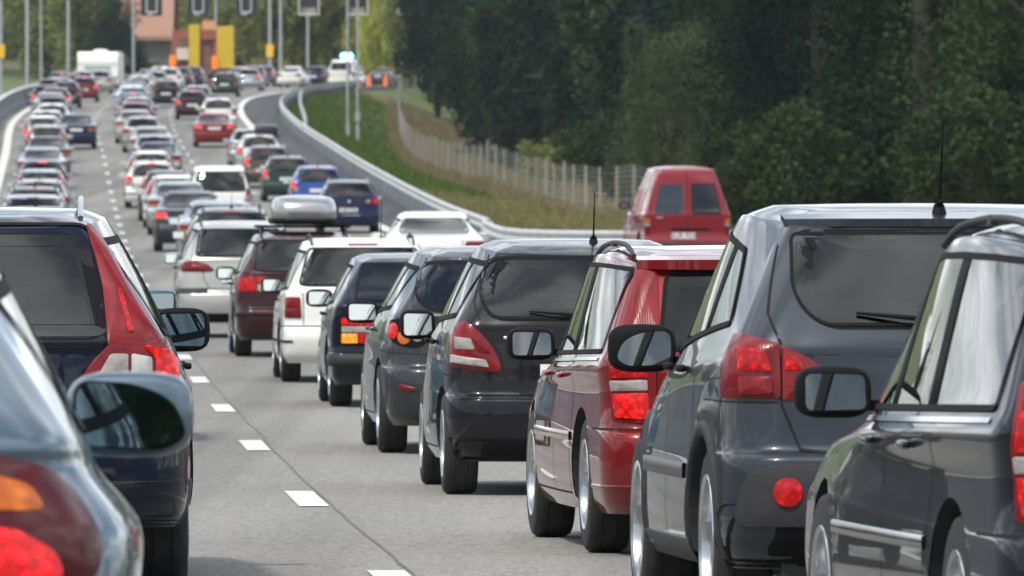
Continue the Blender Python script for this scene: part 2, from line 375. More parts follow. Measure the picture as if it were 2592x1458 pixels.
    def strip(s, mode, line, w=.008, off=.002, closed=False, step=.05, skirt=False):
        L = [np.array(p, float) for p in line]
        if closed: L.append(L[0])
        pts = []
        for a, b in zip(L[:-1], L[1:]):
            k = max(1, int(np.linalg.norm(b - a) / step))
            for i in range(k): pts.append(a + (b - a) * i / k)
        if not closed: pts.append(L[-1])
        n = len(pts); V = []; F = []; ns = 4 if skirt else 2
        for i in range(n):
            p = pts[i]; a = pts[i-1] if (i > 0 or closed) else pts[0]; b = pts[(i+1) % n] if (i < n-1 or closed) else pts[-1]
            t = b - a; t = t / (np.linalg.norm(t) + 1e-9); q = np.array((-t[1], t[0])) * w / 2
            offs = [(p + q, -.01), (p + q * .75, off), (p - q * .75, off), (p - q, -.01)] if skirt else [(p + q, off), (p - q, off)]
            for (pp, o) in offs: V.append(s.at(mode, *pp) + s.nrm(mode, *p) * o)
        for i in range(n if closed else n - 1):
            i2 = (i + 1) % n
            for k in range(ns - 1): F.append((i*ns+k, i2*ns+k, i2*ns+k+1, i*ns+k+1))
        f = F[len(F)//2]; fn = np.cross(V[f[1]] - V[f[0]], V[f[2]] - V[f[0]])
        if np.dot(fn, s.nrm(mode, *pts[n//2])) < 0: F = [tuple(reversed(q)) for q in F]
        return V, F
    def shell(s, wheels, ra, holes):
        nr, nc = s.nr, s.nc; V = []; idx = {}
        full = []
        for j in range(nc - 1, 0, -1): full.append((j, -1))
        for j in range(0, nc - 1): full.append((j, 1))
        full.append((nc - 1, 1)); m = len(full)   # closed: front centre only once
        m = len(full) ; cols = full
        grid = np.zeros((nr, m, 3))
        for k, (j, sg) in enumerate(cols): grid[:, k] = s.P[:, j] * np.array((sg, 1, 1))
        # the first column (nc-1,-1) duplicates the last (nc-1,+1): drop the last
        grid = grid[:, :-1]; m = grid.shape[1]
        V = [tuple(v) for v in grid.reshape(-1, 3)]; F = []
        ctr = []
        for i in range(nr - 1):
            for k in range(m):
                k2 = (k + 1) % m; q = (i*m+k, i*m+k2, (i+1)*m+k2, (i+1)*m+k)
                c4 = [grid[i, k], grid[i, k2], grid[i+1, k2], grid[i+1, k]]; c = sum(c4) / 4
                skip = False
                if abs(c[0]) > .4:
                    for wy in wheels:
                        if (c[1]-wy) ** 2 + (c[2]-s.c['wr']) ** 2 < ra * ra: skip = True
                if not skip and c[2] > .75:
                    jj = s.colidx(cols[k][0])
                    for (md, hp) in holes:
                        if md == 'x' and jj == 'r' and all(inpoly(v[0], v[2], hp) for v in c4): skip = True
                        elif md == 'f' and jj == 'f' and all(inpoly(v[0], v[2], hp) for v in c4): skip = True
                        elif md == 's' and jj == 's' and all(inpoly(v[1], v[2], hp) for v in c4): skip = True
                        if skip: break
                if not skip: F.append(q)
        # roof cap
        top = grid[-1]; H = s.c['H']; cy = top[:, 1].mean(); cz = H; prev = (nr - 1) * m
        for sc in (.82, .6, .38, .16):
            b = len(V)
            for v in top:
                zz = v[2] + (cz + (v[2] - top[:, 2].max()) * .6 - v[2]) * (1 - sc ** 2)
                V.append((v[0] * sc, cy + (v[1] - cy) * (sc * .3 + .7), zz))
            for k in range(m): F.append((prev+k, prev+(k+1)%m, b+(k+1)%m, b+k))
            prev = b
        # close the slot along the middle
        half = m // 2
        for k in range(half):
            a, b2 = prev + k, prev + (k + 1); c2, d2 = prev + (m - k) % m, prev + (m - k - 1) % m
            if len({a, b2, c2, d2}) == 4: F.append((a, b2, d2, c2))
        V = [list(v) for v in V]
        # snap the arch edges to true circles
        from collections import Counter
        ec = Counter()
        for f in F:
            for a, b in zip(f, f[1:] + f[:1]): ec[(min(a, b), max(a, b))] += 1
        bd = {v for e, k in ec.items() if k == 1 for v in e}
        for vi in bd:
            x, y, z = V[vi]
            if abs(x) < .4: continue
            for wy in wheels:
                d = math.hypot(y - wy, z - s.c['wr'])
                if abs(d - ra) < .075 and z > s.c.get('z0', .2) + .01:
                    V[vi][1] = wy + (y - wy) / d * ra; V[vi][2] = s.c['wr'] + (z - s.c['wr']) / d * ra
        # outward winding
        q = F[len(F) // 2]; 
        a, b, c = [np.array(V[i]) for i in q[:3]]; nn = np.cross(b - a, c - a)
        # test with a mid-side face instead
        best = max(range(len(F)), key=lambda i: abs(V[F[i][0]][0])); f = F[best]; a, b, c = [np.array(V[i]) for i in f[:3]]
        if np.dot(np.cross(b - a, c - a), np.array((a[0], 0, 0))) < 0: F = [tuple(reversed(q)) for q in F]
        return V, F
    def colidx(s, j):
        if j <= s.NR + s.NC // 2: return 'r'
        if j >= s.nc - s.NF - s.NFC // 2 - 1: return 'f'
        return 's'
    def roofz(s, x, y):
        top = s.P[-1]; zr, zf = s.C[-1][0], s.C[-1][2]; yr, yf = s.C[-1][1], s.C[-1][3]; u = min(1, max(0, (y-yr)/(yf-yr)))
        z = zr + (zf - zr) * u + s.arch * 4 * u * (1 - u); hw = s.C[-1][4]
        return z + (s.c['H'] - top[:, 2].max()) * max(0, 1 - (x / hw) ** 2)

def clip(P, ax, v, keep_gt):
    out = []
    for i in range(len(P)):
        a, b = P[i], P[(i+1) % len(P)]; ia = (a[ax] > v) == keep_gt; ib = (b[ax] > v) == keep_gt
        if ia: out.append(a)
        if ia != ib:
            t = (v - a[ax]) / (b[ax] - a[ax]); out.append((a[0] + (b[0]-a[0]) * t, a[1] + (b[1]-a[1]) * t))
    return out
def mirx(poly): return [(-h, z) for h, z in poly]
def wheel(c, parent, x, y, side):
    wr = c['wr']; tw = c.get('tw', .20); rr = wr * c.get('rimk', .66)
    prof = [(-.5, rr), (-.5, wr*.90), (-.46, wr*.955), (-.36, wr*.99), (-.33, wr), (-.20, wr), (-.19, wr*.985), (-.17, wr*.985), (-.16, wr), (.16, wr), (.17, wr*.985), (.19, wr*.985), (.20, wr), (.33, wr), (.36, wr*.99), (.46, wr*.955), (.5, wr*.90), (.5, rr)]
    t = MB().lathe_x([(a * tw, b) for a, b in prof], (0, 0, 0)).build('wheel', M['rubber'], parent, ang=40)
    t.location = (x, y, wr)
    m = MB(); o = side * tw * .5; d = side
    m.lathe_x([(o*.98, rr*1.02), (o*1.04, rr), (o*.96, rr*.93), (o*.3, rr*.88), (-o*.9, rr*.86)], (0, 0, 0), 32)
    m.lathe_x([(o*.8, .001), (o*.8, rr*.2), (o*.62, rr*.24)], (0, 0, 0), 20)
    ns = c.get('spokes', 6)
    for k in range(ns):
        a = 2 * math.pi * k / ns + .2; ca, sa = math.cos(a), math.sin(a); V = []
        for (r, hwd, xo) in [(rr*.15, rr*.11, .78), (rr*.92, rr*.09, .86)]:
            for (u, e) in [(-1, 0), (1, 0), (1, -.14), (-1, -.14)]:
                V.append((o * (xo + e * 2.2), r * ca - u * hwd * sa, r * sa + u * hwd * ca))
        m.add(V, [(0,1,5,4), (1,2,6,5), (2,3,7,6), (3,0,4,7), (4,5,6,7)])
    m.build('rim', M[c.get('rim', 'alloy')], t, ang=30)
    mb = MB().lathe_x([(-o*.2, .01), (-o*.2, rr*.86)], (0, 0, 0), 24); mb.build('brake_disc', M['plastic'], t)
    return t
def wmirror(c, parent, B, side, pm):
    ym = c.get('ymir', c['yws'] - .42); zm = c.get('zmir', .97); wm = c.get('mw', .215); hm = c.get('mh', .13)
    xb = abs(B.at('Rt', ym, zm - .04)[0]); cx = side * (xb + c.get('mgap', .03) + wm / 2); m = MB()
    m.rbox((cx, ym + .045, zm), (wm + .03, .13, hm + .035), e=3.4, nu=20)
    m.box((side * (xb + .02), ym + .04, zm - hm * .32), (.1, .06, .035))
    t = m.build('wing_mirror', pm, parent, sm=True, ang=50)
    shape = c.get('mshape', 'rect')
    if shape == 'rect': P = rpoly([(-wm/2, -hm/2), (wm/2, -hm/2*.94), (wm/2*.96, hm/2*.94), (-wm/2, hm/2)], .028)
    else: P = rpoly([(-wm/2, -hm*.30), (-wm*.3, -hm/2), (wm/2, -hm*.46), (wm/2, hm*.5), (-wm*.05, hm*.44), (-wm*.38, hm*.2)], .05)
    if side > 0: P = mirx(P)
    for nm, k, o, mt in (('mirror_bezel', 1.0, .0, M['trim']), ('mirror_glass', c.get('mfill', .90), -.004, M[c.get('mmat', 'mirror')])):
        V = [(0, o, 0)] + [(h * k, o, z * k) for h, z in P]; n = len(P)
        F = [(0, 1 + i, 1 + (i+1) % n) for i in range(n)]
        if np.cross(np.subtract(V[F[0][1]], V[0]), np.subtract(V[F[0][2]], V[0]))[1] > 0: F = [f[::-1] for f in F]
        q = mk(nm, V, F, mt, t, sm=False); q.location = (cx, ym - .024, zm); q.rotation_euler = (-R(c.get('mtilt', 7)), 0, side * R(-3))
def add_light(B, root, spec, sg, lit):
    md, poly, mt, subs = spec['m'], spec['p'], spec.get('mat', 'red'), spec.get('sub', [])
    f = (lambda P: P) if sg > 0 else mirx
    V, F = B.patch(md, f(rpoly(poly, spec.get('r', .03), step=.04)), spec.get('o', .008), spec.get('b', .014))
    t = mk(spec.get('n', 'tail_light'), V, F, M[mt], root)
    for (nm, pp, mm, rr) in subs:
        if not lit and mm in ('redlit', 'redhot'): mm = 'redw'
        if not lit and mm == 'amberlit': mm = 'amber'
        V, F = B.patch(md, f(rpoly(pp, rr, step=.04)) if len(pp) < 12 else f(pp), spec.get('o', .008) + spec.get('b', .014) + .003, .006, inner=(.97, .6, .3))
        mk(nm, V, F, M[mm], t)
def make_car(name, c, pm, lit=False, detail=True):
    root = empty(name); c['yws'] = c.get('yws', c['L'] - 1.15); c['ns'] = 84 if detail else 40; B = Body(c, c.get('nr', 76 if detail else 34))
    L = c['L']; hw = c['W'] / 2; H = c['H']; wr = c['wr'] = c.get('wr', .31); zb = c.get('zb', .98); zbf = c.get('zbf', .93)
    ra = c.get('ra', wr + .045); ro = c.get('ro', .85); wb = c.get('wb', 2.6); wheels = (ro, ro + wb); zbt = c.get('zbt', .6)
    trim = M[c.get('trim', 'trim')]; root['_B'] = 0; del root['_B']
    gl = M[c.get('glass', 'glass')]
    rwp = c.get('rwp') or [(-c['rwb'], c['rwz'][0]), (c['rwb'], c['rwz'][0]), (c['rwt'], c['rwz'][1]), (-c['rwt'], c['rwz'][1])]
    rw = rpoly(rwp, c.get('rwr', .07))
    sd = c['side']; y0b, y0t, y1b, y1t = sd['y']; zl0, zl1 = sd['zl']; zh0, zh1 = sd['zh']
    dlo = [(y0b, zl0), (y0t, zh0)] + [(y0t + (y1t-y0t)*t, zh0 + (zh1-zh0)*t + .14 * sd.get('arch', .26) * t * (1-t)*2) for t in (.25, .5, .75)] + [(y1t, zh1), (y1b, zl1)]
    segs = []; ys = [-9] + [v for gp in sd['gaps'] for v in (gp[0] - gp[1]/2, gp[0] + gp[1]/2)] + [99]
    for a, b in zip(ys[0::2], ys[1::2]):
        P = clip(clip(dlo, 0, a, True), 0, b, False)
        if len(P) > 2: segs.append(rpoly(P, sd.get('r', .025), seg=3))
    ws = rpoly([(-hw+.2, zbf+.07), (hw-.2, zbf+.07), (c.get('ht', .56)-.03, H-.15), (-c.get('ht', .56)+.03, H-.15)], .05)
    holes = [('x', rw), ('f', ws)] + [('s', p) for p in segs]
    V, F = B.shell(wheels, ra, holes)
    body = mk('body', V, F, pm, root); sharp(body, c.get('sharp', 48))
    def part(nm, vf, mt, parent=root, sm=True): return mk(nm, vf[0], vf[1], mt, parent, sm)
    # underbody and wheel housings
    u = MB(); u.box((0, L/2, .34), (hw*2-.52, L-.7, .22)); u.box((0, .32, .33), (hw*2-.5, .3, .2)); u.box((0, (ro+wb/2)+0, .32), (hw*2-.14, wb - 2*ra - .1, .14))
    for wy in wheels:
        for sg in (-1, 1):
            Vv = []; n = 20
            xo = B.at('Rt', wy, .62)[0] + .0
            for k in range(n + 1):
                a = -.25 + (math.pi + .5) * k / n; y = wy + ra * math.cos(a); z = wr + ra * math.sin(a)
                xx = B.at('Rt', y, max(z, .24))[0] - .004
                Vv += [(sg * xx, y, z), (sg * (hw - .36), y, z)]
            Ff = [(2*k, 2*k+1, 2*k+3, 2*k+2) for k in range(n)] + [tuple(2*k+1 for k in range(n+1))]
            u.add(Vv, Ff)
    u.build('underbody', M['inner'], root)
    # cabin
    sm_ = M[c.get('seatm', 'seat')]; q = MB()
    q.box((0, (y0b + c['yws'])/2 + .1, .52), (hw*2-.3, c['yws']-y0b-.1, .1)); q.box((0, c['yws']-.12, .84), (hw*2-.34, .36, .22))
    q.build('cabin_floor', M['inner'], root)
    q = MB(); ysr = c.get('yseat', ro + .35); ysf = ysr + .85
    q.rbox((0, ysr, .82), (1.18, .16, .62), e=5)
    for x in (-.36, .36): q.rbox((x, ysr - .02, 1.16), (.26, .1, .17), e=3.5)
    for x in (-.36, .36):
        q.rbox((x, ysf, .84), (.5, .16, .68), e=4); q.rbox((x, ysf - .03, 1.22), (.27, .1, .19), e=3.5); q.tube([(x-.05, ysf, 1.1), (x-.05, ysf-.03, 1.2)], .008, 5)
    q.build('seats', sm_, root, ang=40)
    # glass
    part('rear_window', B.patch('x', rw, .0045, 0, edge=False), gl)
    part('rear_window_seal', B.strip('x', rw, c.get('rsw', .02), .005, closed=True, step=.2), trim)
    if detail:
        ca = np.mean(rw, axis=0); fr_ = [tuple(ca + (np.array(q) - ca) * np.array((.94, .88))) for q in rw]
        part('glass_border', B.strip('x', fr_, .075, .0012, closed=True, step=.2), M['trim'])
    part('windshield', B.patch('f', ws, .003, 0, edge=False), gl)
    for md in ('L', 'Rt'):
        for P in segs: part('side_window', B.patch(md, P, .003, 0, edge=False), gl)
        part('window_surround', B.strip(md, rpoly(dlo, .03, seg=3), c.get('ssw', .03), .006, closed=True, step=.1), M[c.get('surround', 'trim')])
        for (gy, gw) in sd['gaps']:
            P = clip(clip(dlo, 0, gy-gw/2-.012, True), 0, gy+gw/2+.012, False)
            if len(P) > 2: part('door_pillar', B.patch(md, rpoly(P, .005, seg=2), .005, .0, inner=(.5,)), M[c.get('pillar', 'trim')])
    # door gaps, handles, mouldings
    if detail or True:
        mids = c.get('doors', [(wheels[0] + ra + .05, .66), (sd['gaps'][-1][0], .9)])
        for md in ('L', 'Rt'):
            m = MB()
            for ln in c.get('doorlines', []):
                m.add(*B.strip(md, ln, .009, .0025))
            if not c.get('doorlines'):
                yB = sd['gaps'][-1][0] if len(sd['gaps']) == 1 else sd['gaps'][-1][0]
                yF = wheels[1] - ra - .04
                m.add(*B.strip(md, [(yB, .27), (yB, zb-.02)], .009, .0025))
                m.add(*B.strip(md, [(yF, .27), (yF, .8), (yF - .02, zbf-.03)], .009, .0025))
                if c.get('five', True): m.add(*B.strip(md, [(wheels[0] + ra + .1, .27), (wheels[0] + ra + .08, .5), (wheels[0] + ra * .75, .80), (wheels[0] + ra*.7, zb - .03)], .009, .0025))
                m.add(*B.strip(md, [(wheels[0] + ra + .1, .275), (yF, .275)], .009, .0025))
            m.build('door_gaps', M['seam'], root, sm=True)
            hy = c.get('handles', [sd['gaps'][-1][0] - .85 if len(sd['gaps']) > 1 else wheels[0] + ra + .12, sd['gaps'][-1][0] + .14])
            for y in hy:
                zz = c.get('hz', zb - .12); sgx = -1 if md == 'L' else 1; p = B.at(md, y, zz)
                h = MB(); h.rbox((p[0] + sgx * .022, y, zz), (.035, .17, .03), e=3, nu=12, nv=8); h.box((p[0] + sgx * .004, y, zz), (.03, .15, .018))
                h.build('door_handle', pm if c.get('hbody') else M['trim'], root, ang=40)
            if c.get('mould'):
                z, wd, y_a, y_b, mt = c['mould']
                part('side_moulding', B.strip(md, [(y_a, z), (y_b, z)], wd, .009, skirt=True), pm if mt == 'body' else M[mt])
            if c.get('sill'):
                z, wd, mt = c['sill']; part('sill', B.strip(md, [(wheels[0]+ra, z), (wheels[1]-ra, z)], wd, .012, skirt=True), M[mt])
            if c.get('clad'):
                for wy in wheels:
                    a0, a1 = -.12, math.pi + .12; arc = [(wy + (ra + .028) * math.cos(a0 + (a1-a0)*k/22), wr + (ra + .028) * math.sin(a0 + (a1-a0)*k/22)) for k in range(23)]
                    arc = [(a, max(b, .24)) for a, b in arc]
                    part('wheel_arch_cladding', B.strip(md, arc, .058, .012, skirt=True), M['plastic'])
    for wy in wheels:
        for sg in (-1, 1): wheel(c, root, sg * (hw - .04 - c.get('tw', .2) / 2 - c.get('winset', .0)), wy, sg)
    for sg in (-1, 1): wmirror(c, root, B, sg, pm if c.get('mbody', True) else M['trim'])
    for sp in c.get('lights', []):
        for sg in ((1, -1) if sp.get('pair', True) else (1,)): add_light(B, root, sp, sg, lit if isinstance(lit, bool) else (lit == 'both' or (lit == 'r') == (sg > 0)))
    # rear seams and extras: list of (name, mode, line, width, off, material, closed)
    for e in c.get('strips', []):
        nm, md, ln, wd, of, mt = e[:6]; both = len(e) > 6 and e[6] == 'both'
        for sg in ((1, -1) if both else (1,)):
            part(nm, B.strip(md, ln if sg > 0 else mirx(ln), wd, of, closed=(len(e) > 7), skirt=of > .006), pm if mt == 'body' else M[mt])
    for e in c.get('patches', []):
        nm, md, poly, rr, of, bl, mt = e[:7]; both = len(e) > 7
        for sg in ((1, -1) if both else (1,)):
            P = rpoly(poly, rr) if len(poly) < 14 else poly
            part(nm, B.patch(md, P if sg > 0 else mirx(P), of, bl), pm if mt == 'body' else M[mt])
    # number plate
    px, pz = c.get('plate', (0, .62)); p = B.at('x', px, pz); m = MB(); pw, ph = c.get('psize', (.52, .11))
    yp = min(B.at('x', px + d, pz + e)[1] for d in (-.25, 0, .25) for e in (-.05, .05)) - .012
    m.box((px, yp, pz), (pw, .012, ph)); pl = m.build('number_plate', M['plate'], root)
    if c.get('ptext'):
        cu = bpy.data.curves.new('letters', 'FONT'); cu.body = c['ptext']; cu.size = ph * 1.15; cu.align_x = 'CENTER'; cu.align_y = 'CENTER'; cu.extrude = .001
        to = bpy.data.objects.new('tmp', cu); COL.objects.link(to); bpy.context.view_layer.update()
        me = bpy.data.meshes.new_from_object(to.evaluated_get(bpy.context.evaluated_depsgraph_get())); bpy.data.objects.remove(to)
        me.materials.clear(); me.materials.append(M['ink']); lo = bpy.data.objects.new('plate_letters', me); COL.objects.link(lo); lo.parent = pl
        lo.location = (px, yp - .008, pz); lo.rotation_euler = (R(90), 0, 0)
    if c.get('badge'):
        z = c['badge']; V, F = B.patch('x', ellipse(0, z, .045, .04, 16), .01, .004, inner=(.9, .5)); mk('badge', V, F, M['chrome'], root)
    if c.get('wiper'):
        x0, z0, x1, z1 = c['wiper']; a = B.at('x', x0, z0); b2 = B.at('x', x1, z1); m = MB()
        m.tube([a + np.array((0, -.03, 0)), (a + b2)/2 + np.array((0, -.045, 0)), b2 + np.array((0, -.02, 0))], [.014, .010, .006], 6); m.box(tuple(a + np.array((0, -.02, 0))), (.05, .04, .04)); m.build('wiper', M['trim'], root)
    if c.get('exhaust'):
        x, z = c['exhaust']; MB().tube([(x, .0, z), (x, .35, z)], .028, 12, cap=False).build('exhaust_pipe', M['alloy'], root); 
    if c.get('ant'):
        y, hgt, x = c['ant']; z = B.roofz(x, y); m = MB(); m.tube([(x, y, z-.01), (x, y+.01, z + .03), (x, y - .02, z + .045)], [.03, .02, .008], 8)
        m.tube([(x, y - .0, z + .03), (x, y - hgt * .35, z + hgt)], [.007, .003], 6); m.build('aerial', M['trim'], root)
    if c.get('rails'):
        y0, y1, hh = c['rails']; xr = c.get('railx', c.get('ht', .56) - .06)
        for sg in (-1, 1):
            m = MB(); pts = []
            for k in range(13):
                t = k / 12; y = y0 + (y1 - y0) * t; e = min(1, min(t, 1-t) * 5); pts.append((sg * xr, y, B.roofz(xr, y) - .012 + hh * math.sin(e * math.pi/2)))
            m.tube(pts, .0125, 8)
            for t in (.5,): y = y0 + (y1-y0)*t; z = B.roofz(xr, y); m.box((sg*xr, y, z + hh/2), (.03, .07, hh), tz=.7)
            m.build('roof_rail', M[c.get('railm', 'plastic')], root, ang=50)
    if c.get('bars'):
        for y in c['bars']:
            m = MB(); z = B.roofz(.5, y); m.box((0, y, z + .09), (1.15, .045, .03))
            for sg in (-1, 1): m.box((sg * .5, y, z + .04), (.05, .07, .1))
            m.build('roof_bar', M['trim'], root)
    if c.get('spoiler'):
        z, wd, dp, th = c['spoiler']; p = B.at('x', 0, z); V = []; n = 14
        for k in range(n + 1):
            x = -wd + 2 * wd * k / n; e = 1 - .12 * abs(x / wd) ** 6; y = B.at('x', x, z)[1]
            V += [(x, y + .10, z + .03), (x, y - dp * e, z + .012 * e), (x, y - dp * e, z - th * e), (x, y + .05, z - th - .02)]
        F = []
        for k in range(n):
            for j in range(3): F.append((4*k+j, 4*k+j+1, 4*k+j+5, 4*k+j+4))
            F.append((4*k+3, 4*k, 4*k+4, 4*k+7))
        F += [(0, 1, 2, 3), (4*n+3, 4*n+2, 4*n+1, 4*n)]
        o = mk('spoiler', V, F, pm if c.get('spm', 'body') == 'body' else M[c['spm']], root); sharp(o, 30)
        sl = c.get('spl')
        if sl:
            y = B.at('x', 0, z)[1] - dp; m = MB(); m.box((sl[0], y - .001, z - th*.45), (sl[1], .012, sl[2])); m.build('high_brake_light', M[sl[3]], o)
    elif c.get('hbl'):
        x, z, wd, hh, mt = c['hbl']; part('high_brake_light', B.patch('x', rpoly([(x-wd/2, z-hh/2), (x+wd/2, z-hh/2), (x+wd/2, z+hh/2), (x-wd/2, z+hh/2)], .01), .006, .003, inner=(.8,)), M[mt])
    return root
def put(root, label, cat='car', group=None, xc=None, D=None, X=None, yaw=None, lift=0):
    if X is None: X = (xc - 1296) / (FPX / D)
    if yaw is None:
        yaw = -(float(dash1(D + 4)) - float(dash1(D))) / 4
    root.location = (X, D, g(D) + lift); root.rotation_euler = (math.atan(g(D + 2.5) - g(D + .5)) / 2 if False else math.atan((g(D+3)-g(D+.5))/2.5), 0, math.atan(yaw))
    root['label'] = label; root['category'] = cat
    if group: root['group'] = group
    return root
def tree_copy(o, parent=None):
    c = o.copy(); COL.objects.link(c); c.parent = parent
    for ch in list(o.children): tree_copy(ch, c)
    return c
def recolor(root, pm, old):
    for o in [root] + list(root.children_recursive):
        if o.type == 'MESH' and o.material_slots and o.data.materials[0] == old:
            o.material_slots[0].link = 'OBJECT'; o.material_slots[0].material = pm
    return root
def relight(root, right=False, left=False, high=False):
    for o in root.children_recursive:
        if o.name.split('.')[0] in ('brake_light',) and o.parent:
            xs = sum(v.co.x for v in o.data.vertices)
            on = (xs > 0 and right) or (xs < 0 and left)
            o.material_slots[0].link = 'OBJECT'; o.material_slots[0].material = M['redfar'] if on else M['red']
        if o.name.split('.')[0] == 'high_brake_light' and o.material_slots:
            o.material_slots[0].link = 'OBJECT'; o.material_slots[0].material = M['redfar'] if high else M['red']

# ------------------------------------------------------------ setting: terrain, road, markings
def grid_sheet(name, Ds, lat, zf, m, off=0, kind='structure', lab=None):
    V = []; F = []; n = None
    for D in Ds:
        xs = lat(D); n = len(xs)
        for x in xs: V.append((x, D, zf(D, x) + off))
    for i in range(len(Ds) - 1):
        for k in range(n - 1): F.append((i*n+k, i*n+k+1, (i+1)*n+k+1, (i+1)*n+k))
    o = mk(name, V, F, m); o['kind'] = kind; return o
def grassmat():
    m, nt, b = mat('grass_ground'); r, t = noise_col(nt, .22, (.040, .085, .012), (.085, .125, .022), .35, .62, detail=8)
    r2, t2 = noise_col(nt, .9, (.13, .11, .045), (.055, .095, .018), .42, .58, detail=6)
    mixn = N(nt, 'ShaderNodeMixRGB'); mixn.inputs[0].default_value = .5
    tc = N(nt, 'ShaderNodeTexCoord'); big = N(nt, 'ShaderNodeTexNoise'); big.inputs['Scale'].default_value = .06; nt.links.new(tc.outputs['Object'], big.inputs['Vector'])
    rr = N(nt, 'ShaderNodeValToRGB'); rr.color_ramp.elements[0].position = .45; rr.color_ramp.elements[1].position = .6; nt.links.new(big.outputs['Fac'], rr.inputs[0])
    nt.links.new(rr.outputs[0], mixn.inputs[0]); nt.links.new(r.outputs[0], mixn.inputs[1]); nt.links.new(r2.outputs[0], mixn.inputs[2])
    nt.links.new(mixn.outputs[0], b.inputs['Base Color']); b.inputs['Roughness'].default_value = .95; return m
M['grass'] = grassmat()
def asphalt(name, c1, c2, spk=.35):
    m, nt, b = mat(name); tc = N(nt, 'ShaderNodeTexCoord')
    r0, t = noise_col(nt, .35, c1, c2, .35, .65, detail=5, stretch=(1.6, .12, 1))
    # wheel tracks worn along the lanes
    mq = N(nt, 'ShaderNodeMapping'); mq.inputs['Rotation'].default_value = (0, 0, -.0447); mq.inputs['Scale'].default_value = (1.0, .006, 1); nt.links.new(tc.outputs['Object'], mq.inputs[0])
    nq = N(nt, 'ShaderNodeTexNoise'); nq.inputs['Scale'].default_value = 1.15; nq.inputs['Detail'].default_value = 3; nt.links.new(mq.outputs[0], nq.inputs['Vector'])
    cq = N(nt, 'ShaderNodeValToRGB'); cq.color_ramp.elements[0].position = .38; cq.color_ramp.elements[1].position = .62; cq.color_ramp.elements[0].color = (.72, .72, .73, 1); cq.color_ramp.elements[1].color = (1.06, 1.06, 1.05, 1); nt.links.new(nq.outputs['Fac'], cq.inputs[0])
    r = N(nt, 'ShaderNodeMixRGB', blend_type='MULTIPLY'); r.inputs[0].default_value = 1; nt.links.new(r0.outputs[0], r.inputs[1]); nt.links.new(cq.outputs[0], r.inputs[2])
    n2 = N(nt, 'ShaderNodeTexNoise'); n2.inputs['Scale'].default_value = 30; n2.inputs['Detail'].default_value = 3; n2.inputs['Roughness'].default_value = .7
    mp = N(nt, 'ShaderNodeMapping'); mp.inputs['Scale'].default_value = (1, .16, 1); nt.links.new(tc.outputs['Object'], mp.inputs[0]); nt.links.new(mp.outputs[0], n2.inputs['Vector'])
    c = N(nt, 'ShaderNodeValToRGB'); c.color_ramp.elements[0].position = .34; c.color_ramp.elements[1].position = .60
    c.color_ramp.elements[0].color = (1 - spk, 1 - spk, 1 - spk, 1); c.color_ramp.elements[1].color = (1.12, 1.12, 1.12, 1); nt.links.new(n2.outputs['Fac'], c.inputs[0])
    mm = N(nt, 'ShaderNodeMixRGB', blend_type='MULTIPLY'); mm.inputs[0].default_value = 1; nt.links.new(r.outputs[0], mm.inputs[1]); nt.links.new(c.outputs[0], mm.inputs[2])
    nt.links.new(mm.outputs[0], b.inputs['Base Color']); b.inputs['Roughness'].default_value = .82; b.inputs['Specular IOR Level'].default_value = .3
    bp = N(nt, 'ShaderNodeBump'); bp.inputs['Strength'].default_value = .25; bp.inputs['Distance'].default_value = .01; nt.links.new(n2.outputs['Fac'], bp.inputs['Height']); nt.links.new(bp.outputs[0], b.inputs['Normal'])
    return m
M['asphalt'] = asphalt('worn_asphalt', (.188, .182, .168), (.236, .228, .211), .26)
M['asphalt2'] = asphalt('dark_asphalt', (.050, .051, .055), (.070, .070, .075), .15)
M['line'] = simple('road_paint', (.60, .61, .57), .7, var=.16, scale=9)
M['joint'] = simple('tar_joint', (.13, .125, .12), .9, var=.3)
M['steel'] = simple('galvanised_steel', (.50, .52, .52), .6, .1, var=.12, scale=2)
M['conc'] = simple('barrier_concrete', (.16, .17, .19), .85, var=.2, scale=.6)
M['pole'] = simple('lamp_post_steel', (.36, .38, .40), .6, .2, var=.1, scale=1)
M['signb'] = simple('sign_housing', (.015, .016, .022), .6)
M['yellow'] = simple('yellow_plate', (.75, .45, .03), .5)
Ds = [-60, -20, 0, 10, 20] + list(range(30, 260, 6)) + list(range(260, 860, 8)) + list(range(870, 1300, 30)) + [1400, 1700, 2200]
rel = [-400, -250, -150, -90, -60, -40, -28, -20, -14, -9, -6, -4, -2.4, -1.6, -.2]
rr_ = [0, 1.2, 2.4, 4, 5.5, 7, 8.5, 10, 13, 17, 22, 30, 42, 60, 90, 140, 220, 350]
def latT(D):
    a = leftE(D); b = float(railX(max(D, 246))) if D > 240 else max(float(edgeR(max(D, 0))), 0) + 12
    if D <= 246: b = max(b, float(edgeR(max(D, 0))) + 3)
    return [a - 1.4 + v for v in rel] + [a + (b - a) * k / 10 for k in range(1, 10)] + [b + v for v in rr_]
grid_sheet('ground', Ds, latT, terrain, M['grass'], -.03)
Dr = [-60, -20, 0, 10, 20] + list(range(26, 300, 4)) + list(range(300, 900, 6)) + [950, 1000]
def rightEdgeAsph(D):
    if D < 236: return max(11, float(edgeR(max(D, 0))) + 6)
    if D < 262: return 11 + (float(railX(262)) - .15 - 11) * smooth((D - 236) / 14)
    return float(railX(D)) - .15
def roadz(D, X): return g(D)
def latR(D):
    a = leftE(D) - 1.3; b = float(edgeR(max(D, 0))) + .12; return [a + (b - a) * k / 12 for k in range(13)]
grid_sheet('road', Dr, latR, roadz, M['asphalt'])
def latS(D):
    a = float(edgeR(max(D, 0))) + .12; b = max(rightEdgeAsph(D), a + .05); return [a + (b - a) * k / 6 for k in range(7)]
grid_sheet('road_shoulder', Dr, latS, roadz, M['asphalt2'])
